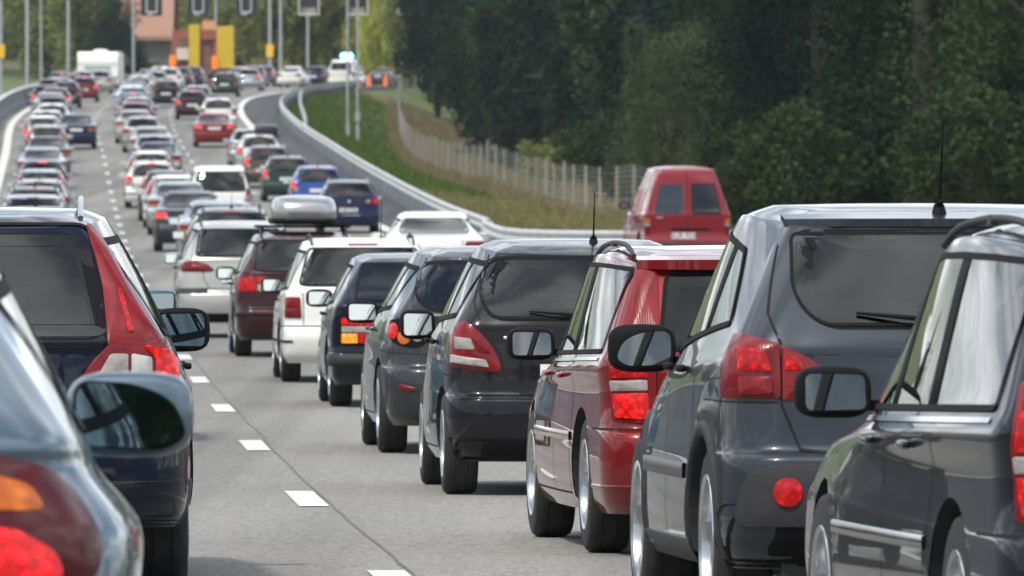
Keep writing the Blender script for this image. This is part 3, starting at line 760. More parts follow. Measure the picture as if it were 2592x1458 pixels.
def stripe(V, F, fx, d0, d1, w, off, step=3.0):
    n = max(1, int(math.ceil((d1 - d0) / step))); b = len(V)
    for i in range(n + 1):
        D = d0 + (d1 - d0) * i / n; x = fx(D)
        V += [(x - w/2, D, g(D) + off), (x + w/2, D, g(D) + off)]
        if i: F.append((b+2*i-2, b+2*i-1, b+2*i+1, b+2*i))
V = []; F = []
d = 44.2 - 46.2
while d < 700:
    if d > -10: stripe(V, F, lambda D: float(dash1(D)), d - 1.8, d + 1.8, .17, .006, 1.8)
    d += 15.4
d = 50.0
dash2 = lambda D: float(edgeR(D)) - 3.85
while d < 700: stripe(V, F, dash2, d - 1.8, d + 1.8, .15, .006, 1.8); d += 15.4
o = mk('lane_marking', V, F, M['line'], sm=False); o['kind'] = 'structure'
V = []; F = []; stripe(V, F, lambda D: float(edgeR(D)), 0, 800, .34, .006); o = mk('edge_line', V, F, M['line'], sm=False); o['kind'] = 'structure'
V = []; F = []; stripe(V, F, leftE, 0, 800, .34, .006); o = mk('edge_line', V, F, M['line'], sm=False); o['kind'] = 'structure'
V = []; F = []; stripe(V, F, lambda D: float(dash1(D)) + .11 + .012 * mnoise.noise(Vector((D * .9, 0, 0))) + .03 * mnoise.noise(Vector((D * .12, 5, 0))), 20, 400, .017, .004, .7)
o = mk('road_joint', V, F, M['joint'], sm=False); o['kind'] = 'structure'
# left barrier
def sweep(name, fx, fz, prof, d0, d1, step, m, parent=None):
    V = []; F = []; n = int((d1 - d0) / step); k = len(prof)
    for i in range(n + 1):
        D = d0 + (d1 - d0) * i / n; x0 = fx(D); sl = (fx(D + 1) - fx(D - 1)) / 2; q = 1 / math.hypot(1, sl)
        for (x, z) in prof: V.append((x0 + x * q, D - x * sl * q, fz(D) + z))
    for i in range(n):
        for j in range(k - 1): F.append((i*k+j, i*k+j+1, (i+1)*k+j+1, (i+1)*k+j))
    F.append(tuple(range(k))); F.append(tuple(reversed(range(n*k, n*k+k))))
    o = mk(name, V, F, m, parent, sm=False); return o
bar = sweep('crash_barrier', lambda D: leftE(D) - .95, g, [(.28, 0), (.26, .14), (.12, .36), (.09, .92), (-.09, .92), (-.12, .36), (-.26, .14), (-.28, 0)], 0, 800, 4, M['conc'])
tag(bar, 'grey concrete crash barrier curving along the left edge of the motorway', 'barrier')
cap = sweep('top_rail', lambda D: leftE(D) - .95, lambda D: g(D) + .925, [(.14, 0), (.15, .08), (-.15, .08), (-.14, 0)], 0, 800, 4, M['steel'], bar)
# right guard rail: main run, then bending to the right
rail_pts = []
for D in range(700, 262, -4): rail_pts.append((float(railX(D)), D))
rail_pts += [(-.75, 262), (-.60, 256), (-.45, 250), (-.25, 244), (.15, 239.5), (.8, 237), (1.6, 236), (2.6, 235.6), (4, 235.2), (6, 235), (9, 235), (12, 235)]
def rail_obj(name, pts, zs, prof, m, parent=None):
    V = []; F = []; k = len(prof); n = len(pts)
    for i, (x, y) in enumerate(pts):
        a = pts[max(i-1, 0)]; b = pts[min(i+1, n-1)]; t = Vector((b[0]-a[0], b[1]-a[1])).normalized(); nx, ny = t.y, -t.x
        for (u, z) in prof: V.append((x + nx * u, y + ny * u, zs(x, y) + z))
    for i in range(n - 1):
        for j in range(k): F.append((i*k+j, i*k+(j+1)%k, (i+1)*k+(j+1)%k, (i+1)*k+j))
    F.append(tuple(range(k))); F.append(tuple(reversed(range((n-1)*k, n*k))))
    o = mk(name, V, F, m, parent, sm=False); return o
gr = empty('guard_rail', (rail_pts[-8][0], rail_pts[-8][1], g(236))); tag(gr, 'long pale steel guard rail curving along the right shoulder below the grass slope', 'guard rail')
def child_fix(o, root): o.parent = root; o.location = Vector((0, 0, 0)) - root.location
WB = [(-.02, .40), (.03, .43), (.03, .49), (-.02, .53), (-.02, .58), (.03, .62), (.03, .68), (-.02, .72), (-.05, .72), (-.05, .40)]
o = rail_obj('beam', rail_pts, lambda x, y: g(y), WB, M['steel']); child_fix(o, gr)
o = rail_obj('kerb_wall', [(x + (.1 if y > 262 else 0), y + (0 if y > 262 else .25)) for x, y in rail_pts], lambda x, y: g(y), [(-.06, -.4), (-.06, .36), (.12, .36), (.12, -.4)], M['conc']); child_fix(o, gr)
for i in range(0, len(rail_pts)):
    x, y = rail_pts[i]
    m = MB(); m.box((x + .07, y + (.12 if y < 240 else 0), g(y) + .3), (.08, .1, .76)); o = m.build('post', M['steel']); child_fix(o, gr)
gr2 = empty('guard_rail', (-12.3, 575, g(575))); tag(gr2, 'short second guard rail looping beside the long one at the top of the grass slope', 'guard rail')
p2 = [(float(railX(D)) + 1.3 * math.sin(math.pi * min(1, max(0, (D - 470) / 170))) ** .7 * .85, D) for D in range(470, 642, 6)]
o = rail_obj('beam', p2, lambda x, y: g(y) - .15, WB, M['steel']); child_fix(o, gr2)
for x, y in p2[::2]:
    m = MB(); m.box((x + .07, y, g(y) + .1), (.08, .1, .9)); o = m.build('post', M['steel']); child_fix(o, gr2)

# ------------------------------------------------------------ wildlife fence
def wood():
    m, nt, b = mat('weathered_wood'); r, t = noise_col(nt, 2, (.20, .18, .15), (.33, .30, .26), stretch=(1, 1, .2)); nt.links.new(r.outputs[0], b.inputs['Base Color']); b.inputs['Roughness'].default_value = .9; return m
M['wood'] = wood()
M['mesh'] = simple('fence_wire', (.45, .45, .43), .6, .4)
def fence(name, pts, h, label, wires=True, step=3.2):
    root = empty(name, (*pts[0], terrain(pts[0][1], pts[0][0]))); tag(root, label, 'fence'); acc = []
    for (a, b) in zip(pts[:-1], pts[1:]):
        d = math.hypot(b[0]-a[0], b[1]-a[1]); k = max(1, int(d / step))
        for i in range(k): acc.append((a[0] + (b[0]-a[0]) * i / k, a[1] + (b[1]-a[1]) * i / k))
    acc.append(pts[-1])
    for x, y in acc:
        z = terrain(y, x); lx = random.uniform(-.05, .05); m = MB(); m.tube([(x, y, z - .3), (x + lx, y, z + h * random.uniform(.97, 1.05))], [.062, .052], 8)
        o = m.build('post', M['wood'], sm=True, ang=50); child_fix(o, root)
    if wires:
        m = MB()
        for k in range(11):
            zz = .1 + (h - .15) * (k / 10) ** .8
            m.tube([(x, y, terrain(y, x) + zz) for x, y in acc], .006, 3, cap=False)
        for (a, b) in zip(acc[:-1], acc[1:]):
            for t in (.2, .4, .6, .8):
                x = a[0] + (b[0]-a[0]) * t; y = a[1] + (b[1]-a[1]) * t; z = terrain(y, x); m.tube([(x, y, z + .05), (x, y, z + h - .1)], .007, 3, cap=False)
        o = m.build('wire_mesh', M['mesh']); child_fix(o, root)
    return root
fpts = [(fenceX(D), D) for D in range(330, 712, 10)]
fence('wildlife_fence', fpts, 2.2, 'tall wire fence on grey wooden posts between the grass slope and the dark wood', step=6.5)
fence('wildlife_fence', [(fenceX(D) + 4.2 + (D-560)*.004, D) for D in range(560, 690, 10)], 1.7, 'shorter row of bare fence posts behind the main fence at the wood edge', wires=False, step=7)

# ------------------------------------------------------------ trees and bushes
def leafmat(name, c1, c2, trans=.25, bright=None):
    m, nt, b = mat(name); nt.nodes.remove(b)
    tc = N(nt, 'ShaderNodeTexCoord'); oi = N(nt, 'ShaderNodeObjectInfo'); n = N(nt, 'ShaderNodeTexNoise'); n.inputs['Scale'].default_value = .55; n.inputs['Detail'].default_value = 3
    n.noise_dimensions = '4D'; nt.links.new(tc.outputs['Object'], n.inputs['Vector']); nt.links.new(oi.outputs['Random'], n.inputs['W'])
    nb = N(nt, 'ShaderNodeTexNoise'); nb.inputs['Scale'].default_value = 5; nt.links.new(tc.outputs['Object'], nb.inputs['Vector'])
    ad = N(nt, 'ShaderNodeMath', operation='ADD'); nt.links.new(n.outputs['Fac'], ad.inputs[0]); nt.links.new(nb.outputs['Fac'], ad.inputs[1])
    mu = N(nt, 'ShaderNodeMath', operation='MULTIPLY'); mu.inputs[1].default_value = .5; nt.links.new(ad.outputs[0], mu.inputs[0])
    r = N(nt, 'ShaderNodeValToRGB'); r.color_ramp.elements[0].position = .38; r.color_ramp.elements[1].position = .62; r.color_ramp.elements[0].color = (*c1, 1); r.color_ramp.elements[1].color = (*c2, 1)
    nt.links.new(mu.outputs[0], r.inputs[0])
    df = N(nt, 'ShaderNodeBsdfDiffuse'); tr = N(nt, 'ShaderNodeBsdfTranslucent'); ms = N(nt, 'ShaderNodeMixShader'); ms.inputs[0].default_value = trans
    nt.links.new(r.outputs[0], df.inputs[0]); nt.links.new(r.outputs[0], tr.inputs[0]); nt.links.new(df.outputs[0], ms.inputs[1]); nt.links.new(tr.outputs[0], ms.inputs[2])
    nt.links.new(ms.outputs[0], nt.nodes['Material Output'].inputs[0]); return m
M['bark'] = simple('bark', (.045, .038, .03), .95, var=.3, scale=3)
M['dark'] = leafmat('dark_foliage', (.014, .028, .018), (.034, .056, .030), .2)
M['mid'] = leafmat('green_foliage', (.026, .046, .020), (.062, .088, .034), .25)
M['spruce'] = leafmat('spruce_foliage', (.010, .024, .022), (.020, .042, .032), .1)
M['olive'] = leafmat('olive_foliage', (.16, .19, .07), (.34, .35, .13), .5)
M['soft'] = leafmat('soft_green_foliage', (.045, .070, .030), (.105, .130, .060), .3)
M['shade'] = leafmat('deep_green_foliage', (.007, .015, .012), (.018, .032, .022), .1)
M['lime'] = leafmat('yellow_green_foliage', (.32, .38, .07), (.68, .66, .16), .5)
def crown_mesh(name, kind, H, Wd, nleaf, seed, leaf=.34, base=.25):
    r = np.random.default_rng(seed); V = np.zeros((nleaf * 4, 3)); 
    if kind == 'spruce':
        t = r.random(nleaf) ** .75; z = base * H + (1 - base) * H * (1 - t) ; rad = Wd / 2 * (.08 + t) 
        tier = (.72 + .28 * np.cos(z * 5.2 + 0)); a = r.random(nleaf) * 6.283; rr = rad * tier * np.sqrt(r.uniform(.35, 1, nleaf)); z = z - rr * .35
        P = np.stack([rr * np.cos(a), rr * np.sin(a), z], 1)
    else:
        nc = 46; C = []
        while len(C) < nc:
            p = r.uniform(-1, 1, 3)
            if (p ** 2).sum() < 1: C.append(p)
        C = np.array(C); C = C / (np.linalg.norm(C, axis=1, keepdims=True) + .01) * r.uniform(.35, .92, (nc, 1)); sz = r.uniform(.18, .36, nc)
        k = r.integers(0, nc, nleaf); d = r.normal(0, 1, (nleaf, 3)); d /= np.linalg.norm(d, axis=1, keepdims=True); q = r.uniform(.55, 1.0, (nleaf, 1))
        P = C[k] + d * q * sz[k][:, None]; P[:, 2] -= (kind == 'willow') * .25 * r.random(nleaf) * np.hypot(P[:, 0], P[:, 1])
        cz = base * H + (1 - base) * H / 2; P = P * np.array((Wd / 2, Wd / 2, (1 - base) * H / 2)); P[:, 2] += cz
    u = r.normal(0, 1, (nleaf, 3)); u[:, 2] *= .6; u /= np.linalg.norm(u, axis=1, keepdims=True); w_ = np.cross(u, r.normal(0, 1, (nleaf, 3))); w_ /= np.linalg.norm(w_, axis=1, keepdims=True)
    if kind == 'willow': u = np.stack([u[:, 0] * .25, u[:, 1] * .25, -np.ones(nleaf)], 1); 
    sx = leaf * r.uniform(.6, 1.3, (nleaf, 1)); sy = sx * (.35 if kind == 'willow' else .6)
    if kind == 'willow': sx = sx * 1.7
    V = np.stack([P - u * sx * .5, P + w_ * sy * .5, P + u * sx * .5, P - w_ * sy * .5], 1).reshape(-1, 3)
    me = bpy.data.meshes.new(name); me.vertices.add(nleaf * 4); me.vertices.foreach_set('co', V.ravel()); me.loops.add(nleaf * 4); me.loops.foreach_set('vertex_index', np.arange(nleaf * 4))
    me.polygons.add(nleaf); me.polygons.foreach_set('loop_start', np.arange(nleaf) * 4); me.update(calc_edges=True); me.validate(); return me
def trunk_mesh(H, Wd, base, kind, seed):
    r = random.Random(seed); m = MB(); top = H * (.95 if kind == 'spruce' else .8)
    m.tube([(0, 0, -.5), (.04*H*.1, 0, top*.4), (r.uniform(-.3, .3), r.uniform(-.3, .3), top)], [H*.018+.05, H*.014+.03, .03], 8)
    if kind != 'spruce':
        for k in range(9):
            a = r.uniform(0, 6.28); z = H * r.uniform(base * .8, .7); l = Wd * r.uniform(.2, .42); m.tube([(0, 0, z), (l*.5*math.cos(a), l*.5*math.sin(a), z + l*.35), (l*math.cos(a), l*math.sin(a), z + l*.9)], [H*.008+.02, .04, .015], 5)
    return m
TP = {}
GW = 'trees of the dark wood on the right'
def tree_proto(key, kind, H, Wd, n, leaf, base, mt, seed, nm):
    me = crown_mesh('crown', kind, H, Wd, n, seed, leaf, base); me.materials.append(M[mt]); tm = trunk_mesh(H, Wd, base, kind, seed)
    root = empty(nm); c = bpy.data.objects.new('crown', me); COL.objects.link(c); c.parent = root
    t = tm.build('trunk', M['bark'], root, ang=50); TP[key] = [root, False]
LEAFK = 1.0
tree_proto('bl1', 'round', 15, 9, 9000, .36, .12, 'dark', 1, 'broadleaf_tree')
tree_proto('bl2', 'round', 17, 8, 9000, .36, .10, 'dark', 2, 'broadleaf_tree')
tree_proto('bl3', 'round', 13, 8.5, 9000, .34, .10, 'mid', 3, 'broadleaf_tree')
tree_proto('sp1', 'spruce', 19, 6.5, 9000, .42, .04, 'spruce', 4, 'spruce_tree')
tree_proto('nb1', 'round', 12, 8, 20000, .17, .04, 'mid', 5, 'broadleaf_tree')
tree_proto('nb2', 'round', 14, 7, 20000, .17, .04, 'dark', 6, 'broadleaf_tree')
tree_proto('bu1', 'round', 4.2, 5, 6000, .2, .0, 'mid', 7, 'bush')
tree_proto('bu2', 'round', 3.0, 4.6, 4000, .22, .0, 'olive', 8, 'bush')
tree_proto('ol1', 'round', 16, 10, 7000, .5, .06, 'olive', 9, 'broadleaf_tree')
tree_proto('wi1', 'willow', 18, 9, 9000, .5, .03, 'lime', 10, 'willow_tree')
tree_proto('wi2', 'willow', 15, 8, 8000, .5, .03, 'olive', 11, 'willow_tree')
def plant(key, X, D, sc, label, cat='tree', group=None, z=None, mt=None, szz=None):
    root, used = TP[key]
    if used: root = tree_copy(root)
    else: TP[key][1] = True
    root.location = (X, D, (terrain(D, X) if z is None else z) - .1); root.scale = (sc, sc, sc * (szz or random.uniform(.92, 1.1))); root.rotation_euler = (0, 0, random.uniform(0, 6.28))
    root['label'] = label; root['category'] = cat
    if group: root['group'] = group
    if group == GW and not mt: mt = random.choice(['dark', 'dark', 'shade', 'shade', 'mid', 'spruce'])
    if mt:
        for ch in root.children:
            if ch.name.startswith('crown'): ch.material_slots[0].link = 'OBJECT'; ch.material_slots[0].material = M[mt]
    return root
# the wood on the right: rows from its near edge to the back
WL = {'bl1': 'dark broadleaf tree packed among others in the wood on the right', 'bl2': 'dark broadleaf tree packed among others in the wood on the right', 'bl3': 'green broadleaf tree packed among darker ones in the wood on the right', 'sp1': 'dark narrow spruce packed among leafy trees in the wood on the right'}
wr_ = random.Random(11); ORD = ['first', 'second', 'third', 'fourth', 'fifth', 'sixth', 'seventh', 'eighth', 'ninth', 'tenth', 'eleventh', 'twelfth', 'thirteenth', 'fourteenth', 'fifteenth', 'sixteenth', 'seventeenth', 'eighteenth', 'nineteenth', 'twentieth']; cnt_ = 0
for D in range(392, 700, 21):
    x0 = fenceX(D) + (7 if D < 560 else 8); x1 = .052 * D + 6; x = x0 + wr_.uniform(0, 2); cnt_ = 0
    while x < x1:
        k = wr_.choice(['bl1', 'bl2', 'bl3', 'sp1', 'bl1']); plant(k, x, D + wr_.uniform(-7, 7), wr_.uniform(.8, 1.25), WL[k].split(' packed')[0] + ' in the right wood, %s row back, %s from the left' % (ORD[(D - 392) // 21], ORD[cnt_]), 'tree', GW); cnt_ += 1; x += wr_.uniform(4.8, 7.5)
for i, D in enumerate(range(452, 700, 13)):
    k = wr_.choice(['bl1', 'bl3', 'bl2', 'bl1', 'sp1']); plant(k, fenceX(D) + 5.6 + wr_.uniform(-.8, .8) + (1.2 if D < 520 else 0), D, wr_.uniform(.75, 1.0), WL[k].split(' packed')[0] + ' just behind the wire fence, %s counting away from the camera' % (ORD + ['twenty-first', 'twenty-second'])[i], 'tree', GW)
for i, (xp, D) in enumerate([(1108, 700), (1112, 735), (1130, 720), (1165, 700), (1150, 740), (1200, 725), (1240, 735), (1290, 725)]):
    plant(['bl1', 'bl2', 'bl3'][i % 3], (xp - 1296) / (FPX / D), D, .8 + .1 * (i % 3), 'dark tree at the far left corner of the right wood, %s from the left' % ORD[i], 'tree', GW)
NWL = ['large leafy tree filling the upper right corner behind the blue-grey crossover roof', 'broad green tree rising behind the crossover aerial', 'leafy green tree with a dark hollow left of the crossover aerial', 'leafy dark tree directly above the crossover roof front', 'round lighter green tree standing forward of the wood above the red van', 'dark tree behind the round lighter green tree', 'tall dark tree at the far right edge above the black estate']
for (k, X, D, sc), lb in zip([('nb1', 13.6, 262, 1.15), ('nb2', 11.0, 275, 1.1), ('nb1', 8.9, 300, .95), ('nb2', 10.2, 330, 1.0), ('nb1', 5.4, 352, .60), ('nb2', 9.0, 372, 1.1), ('nb1', 16.5, 290, 1.3)], NWL): plant(k, X, D, sc, lb, 'tree', mt={.60: 'soft', 1.15: 'mid', .95: 'shade', 1.0: 'shade'}.get(sc))
for i, (x, D, s_) in enumerate([(7.2, 262, .8), (9.4, 266, 1.0), (11.5, 258, .9), (13.5, 262, 1.1), (6.6, 300, .8), (8.2, 312, .9), (10.6, 305, 1.0), (12.5, 300, 1.1), (14.6, 312, 1.2), (5.3, 400, 1.0), (7.5, 410, 1.2), (9.6, 398, 1.1), (12, 405, 1.3), (14.5, 398, 1.3), (17, 405, 1.3), (19.5, 400, 1.4)]):
    plant('bu1', x, D, s_ * 1.1, 'leafy bush below the right wood, %s in the line of undergrowth' % ORD[i], 'bush', 'undergrowth below the right wood', mt='dark' if i % 2 else None)
BL = ['low green bush at the foot of the wood behind the fence', 'olive bush on the dry bank left of the red van', 'small olive bush by the fence posts near the middle of the bank', 'green bush behind the fence right of the dry grass', 'green bush in shade above the red van roof']
for (k, X, D, sc), lb in zip([('bu1', 3.8, 450, .9), ('bu2', 6.8, 392, .8), ('bu2', 1.6, 470, .8), ('bu1', 6.2, 420, 1.0), ('bu1', 8.1, 350, .8)], BL): plant(k, X, D, sc, lb, 'bush')
# far trees behind the crest (px position, distance)
far = [(-40, 905, 'ol1', 1.1), (40, 930, 'ol1', 1.2), (120, 900, 'ol1', 1.0), (205, 935, 'ol1', .95), (170, 985, 'ol1', 1.4), (60, 990, 'ol1', 1.5), (245, 850, 'bl3', .5), (200, 855, 'ol1', .8), (-90, 960, 'ol1', 1.3),
       (292, 850, 'bl1', .62), (352, 855, 'bl1', .28), (400, 860, 'bu1', .7), (455, 985, 'wi2', 1.3), (500, 1000, 'wi2', 1.5), (560, 960, 'ol1', 1.2), (605, 930, 'ol1', 1.0), (640, 965, 'wi1', 1.2), (695, 900, 'ol1', .9),
       (730, 985, 'wi1', 1.3), (768, 905, 'wi1', 1.0), (810, 925, 'wi2', 1.0), (850, 900, 'ol1', .95), (880, 960, 'wi1', 1.35), (925, 930, 'sp1', 1.1), (960, 900, 'wi1', .95), (1000, 880, 'wi1', .85), (1010, 960, 'ol1', 1.3), (940, 1010, 'wi1', 1.5), (800, 1020, 'wi1', 1.6), (700, 1030, 'ol1', 1.6), (600, 1040, 'ol1', 1.6), (1040, 850, 'ol1', .8), (1080, 900, 'wi1', 1.3), (1150, 960, 'bl1', 1.4), (1215, 900, 'ol1', 1.3), (1260, 960, 'ol1', 1.5), (1120, 880, 'ol1', 1.3), (1180, 860, 'bl1', 1.2), (1300, 900, 'bl1', 1.4)]
FARL = {'ol1': 'olive green broadleaf tree in the blurred far row beyond the crest', 'wi1': 'bright yellow-green willow in the blurred far row beyond the crest', 'wi2': 'dull green willow in the blurred far row beyond the crest', 'sp1': 'dark pointed spruce among pale trees beyond the crest', 'bl3': 'green leafy tree in the blurred far row beyond the crest', 'bu1': 'round dark bush in front of the salmon-coloured building', 'bl1': 'dark leafy tree in the blurred far row beyond the crest'}
fcount = {}
far.sort()
for (px, D, k, sc) in far:
    fcount[k] = fcount.get(k, -1) + 1
    plant(k, (px - 1296) / (FPX / D), D, sc, FARL[k] if k == 'bu1' else FARL[k].replace(' in the blurred far row', '') + ', ' + (ORD[fcount[k]] if fcount[k] < 20 else 'far right') + ' of its kind from the left', 'bush' if k == 'bu1' else 'tree', 'far trees beyond the crest', z=g(D) - .3)
# unseen trees outside the picture, added only to darken the reflections
for i, (X, D, sc) in enumerate([(-60, 300, 1), (-75, 380, 1.1), (-52, 230, .9), (-95, 470, 1.2), (-68, 160, 1), (-120, 560, 1.3), (-58, 520, .9), (-80, 620, 1), (-48, 90, .8), (-60, -40, 1), (-20, -160, 1), (15, -170, 1.1), (40, -150, 1), (-50, -150, 1), (70, 60, 1), (26, -40, 1), (34, -25, 1.1), (42, -60, 1.2), (30, -75, 1), (50, -10, 1), (22, -110, 1), (60, 30, 1.2), (6, -150, 1.1), (13, -140, 1.2), (20, -145, 1), (27, -130, 1.2), (34, -140, 1.1), (-5, -165, 1.1), (45, -120, 1.2), (-30, -170, 1), (-12, -175, 1.2)] + [(-38 + 4.6 * q, -112 - (q % 3) * 7, 1.25) for q in range(9)]):
    plant(['bl1', 'bl2', 'bl3', 'sp1'][i % 4], X, D, sc, 'unseen tree added beside the motorway for its reflection in the cars', 'tree', 'unseen trees added for reflections', z=g(max(D, 0)) - .2)

def tufts(name, n, fx, h, mts, seed, label):
    r = random.Random(seed); V = []; F = []
    while len(F) < n:
        X, D = fx(r); z = terrain(D, X) - .03; hh = h * r.uniform(.4, 1.2); a = r.uniform(0, 3.14); w2 = r.uniform(.02, .06); lx, ly = r.uniform(-.15, .15), r.uniform(-.15, .15); b = len(V)
        V += [(X - w2*math.cos(a), D - w2*math.sin(a), z), (X + w2*math.cos(a), D + w2*math.sin(a), z), (X + lx + w2*.3, D + ly, z + hh), (X + lx - w2*.3, D + ly, z + hh)]; F.append((b, b+1, b+2, b+3))
    o = mk(name, V, F, mts, sm=False); tag(o, label, 'grass', kind='stuff'); return o
M['dry'] = leafmat('dry_grass', (.17, .14, .075), (.31, .26, .15), .35); M['bank'] = leafmat('bank_grass', (.10, .115, .04), (.30, .26, .13), .3); M['turf'] = leafmat('green_grass', (.055, .10, .022), (.125, .175, .045), .3)
def fx1(r): D = r.uniform(300, 690) ** 1; return fenceX(D) + r.uniform(-.9, 9) * (r.random() ** .6), D
def fx3(r): D = 242 + 110 * r.random() ** 1.1; return (float(railX(max(D, 262))) + .4 + r.random() * 15 if D > 262 else r.uniform(0, 16)), D
def fx2(r): D = r.uniform(335, 690); return float(railX(D)) + .5 + r.random() * 7, D
tufts('dry_grass', 42000, fx1, .75, M['dry'], 3, 'tall dry brown grass along the fence and wood edge')
tufts('dry_grass', 40000, fx3, .5, M['bank'], 5, 'tan dry grass on the bank behind the guard rail bend')
tufts('green_grass', 34000, fx2, .22, M['turf'], 4, 'rough green grass on the slope behind the guard rail')

# ------------------------------------------------------------ building, poles, gantry
def px(x, D): return (x - 1296) / (FPX / D)
def pz(y, D): return (510 - y) / (FPX / D)
M['roof'] = simple('salmon_roof', (.31, .175, .12), .85, var=.05, scale=.8)
M['wallg'] = simple('grey_render', (.20, .19, .18), .9, var=.25, scale=.5)
D0 = 880.; bz = pz(102, D0); x0 = px(225, D0); x1 = px(438, D0); gz = g(D0) - 1
bd = empty('house', ((x0+x1)/2, D0, gz)); tag(bd, 'large far house with a plain salmon-coloured roof and grey wall beyond the trees', 'building')
m = MB(); m.box(((x0+x1)/2, D0 + 9, (gz + bz)/2), (x1-x0-.4, 16, bz - gz)); o = m.build('wall', M['wallg']); child_fix(o, bd)
zt = bz + 9; V = [(x0, D0, bz), (x1, D0, bz), (x1, D0 + 9, zt), (x0, D0 + 9, zt), (x0, D0 + 18, bz), (x1, D0 + 18, bz)]
V2 = [(a, b, c + .35) for a, b, c in V]
o = mk('roof', V + V2, [(0,3,2,1), (3,4,5,2), (6,7,8,9), (9,8,11,10), (0,1,7,6), (1,2,8,7), (2,5,11,8), (5,4,10,11), (4,3,9,10), (3,0,6,9)], M['roof'], sm=False); child_fix(o, bd)
m = MB()
for k in range(5): 
    mm = MB(); xx = x0 + (x1-x0) * (k + .7) / 5.4; mm.box((xx, D0 + .98, gz + 2.6), (1.1, .1, 1.0)); o = mm.build('window', M['dglass']); child_fix(o, bd)
def post(xp, D, rad, label, yb=None, h=12, arm=True, extra=None, group=None):
    X = px(xp, D); zb_ = g(D) - .2 if yb is None else pz(yb, D); root = empty('lamp_post', (X, D, zb_)); tag(root, label, 'lamp post', group)
    m = MB(); m.tube([(0, 0, -.3), (0, 0, h*.6), (0, 0, h)], [rad, rad*.85, rad*.7], 10); m.box((0, 0, .35), (rad*2.6, rad*2.6, .7)); m.build('pole', M['pole'], root, ang=40)
    if arm:
        m = MB(); m.tube([(0, 0, h - .1), (.6, 0, h + .25), (1.8, 0, h + .4)], .05, 6); m.build('arm', M['pole'], root, ang=40)
        m = MB(); m.rbox((2.1, 0, h + .38), (.8, .3, .14), e=3); m.build('lamp_head', M['plastic'], root, ang=40)
    if extra:
        m = MB(); nm, dx_, z, w_, h_, mt = extra; m.box((dx_, -rad - .04, z), (w_, .05, h_)); m.build(nm, M[mt], root)
    return root
LP = [(2, 640, .13, 'lamp post at the left edge of the picture carrying a small yellow plate', ('sign_plate', 0, (510-122)/40.6 - g(640), .5, .85, 'yellow')), (69, 660, .13, 'second grey lamp post from the left edge beyond the barrier', None), (104, 760, .09, 'thin faint post between two lamp posts far left', None),
      (173, 720, .12, 'grey lamp post just left of the white caravan', None), (338, 745, .11, 'grey lamp post just right of the white caravan', None), (546, 770, .10, 'grey lamp post rising behind the yellow road truck', None),
      (683, 790, .13, 'lamp post carrying a yellow plate right of the yellow truck', ('sign_plate', 0, pz(122, 790) - g(790), .55, .95, 'yellow')), (710, 800, .12, 'thick grey post just right of the post with the yellow plate', None), (779, 790, .10, 'slim pale post under the first square grey sign', None)]
for (xp, D, rd, lb, ex) in LP: post(xp, D, rd, lb, extra=ex, group='lamp posts', h=14)
post(880, 560, .075, 'slim grey post on the grass slope left of its twin', yb=345, h=13, group='slim posts on the grass slope')
post(905, 565, .075, 'slim grey post on the grass slope with a small box', yb=350, h=13, extra=('junction_box', 0, 1.2, .28, .5, 'pole'), group='slim posts on the grass slope')
# gantry over the carriageway with lane signs
DG = 735.; gx0 = px(-60, DG); gx1 = px(1800, DG); zg = pz(-95, DG)
ga = empty('sign_gantry', (gx0, DG, g(DG))); tag(ga, 'steel overhead gantry carrying the row of hanging lane signs above the motorway', 'gantry')
m = MB()
for dz in (0, .9):
    for dy_ in (0, .9): m.box(((gx0+gx1)/2, DG + dy_, zg + dz), (gx1-gx0, .12, .12))
for k in range(24): x = gx0 + (gx1-gx0) * k / 23; m.box((x, DG + .45, zg + .45), (.06, .06, .9))
o = m.build('truss', M['pole']); child_fix(o, ga)
for x in (gx0, gx1): m = MB(); m.box((x, DG + .45, (zg + g(DG))/2), (.35, .35, zg - g(DG))); o = m.build('leg', M['pole']); child_fix(o, ga)
sw = 46
for i, (xp, kind) in enumerate([(384, 'd'), (502, 'd'), (623, 'd'), (782, 'b'), (906, 'b'), (1033, 'b')]):
    X = px(xp, DG); zb_ = pz(40 if kind == 'd' else 38, DG); wdt = 1.5; hgt = 1.9
    nth = ['leftmost', 'middle', 'rightmost'][i % 3]
    root = empty('lane_sign', (X, DG, zb_)); tag(root, '%s of the three %s hanging from the gantry' % (nth, 'black lane signs with white arrows' if kind == 'd' else 'grey square lane signs with pale rims'), 'lane sign', 'black lane signs' if kind == 'd' else 'grey lane signs')
    m = MB(); m.box((0, .1, hgt/2), (wdt, .3, hgt)); m.build('housing', M['signb'] if kind == 'd' else M['plastic'], root)
    m = MB()
    if kind == 'd':
        for sx in (-1, 1): m.box((sx * .36, -.08, hgt*.55), (.07, .05, hgt*.85))
        m.box((0, -.08, .25), (.72, .05, .10)); m.box((-.12, -.08, .1), (.35, .05, .07), rz=0); m.build('arrow_outline', M['line'], root)
    else:
        t = .09
        m.box((-wdt/2 + t/2, -.08, hgt/2), (t, .05, hgt)); m.box((wdt/2 - t/2, -.08, hgt/2), (t, .05, hgt)); m.box((0, -.08, t/2), (wdt - 2*t, .05, t)); m.build('pale_rim', M['line'], root)
        m = MB(); m.box((0, -.07, .3), (wdt - .5, .04, .42)); m.build('lower_panel', M['wood'], root)
    m = MB()
    for sx in (-.4, .4): m.box((sx, .1, (hgt + zg - zb_)/2 + .0), (.08, .08, max(.1, zg - zb_ - hgt)))
    o = m.build('hanger', M['pole'], root); 
    for v in o.data.vertices: v.co.z += hgt/2

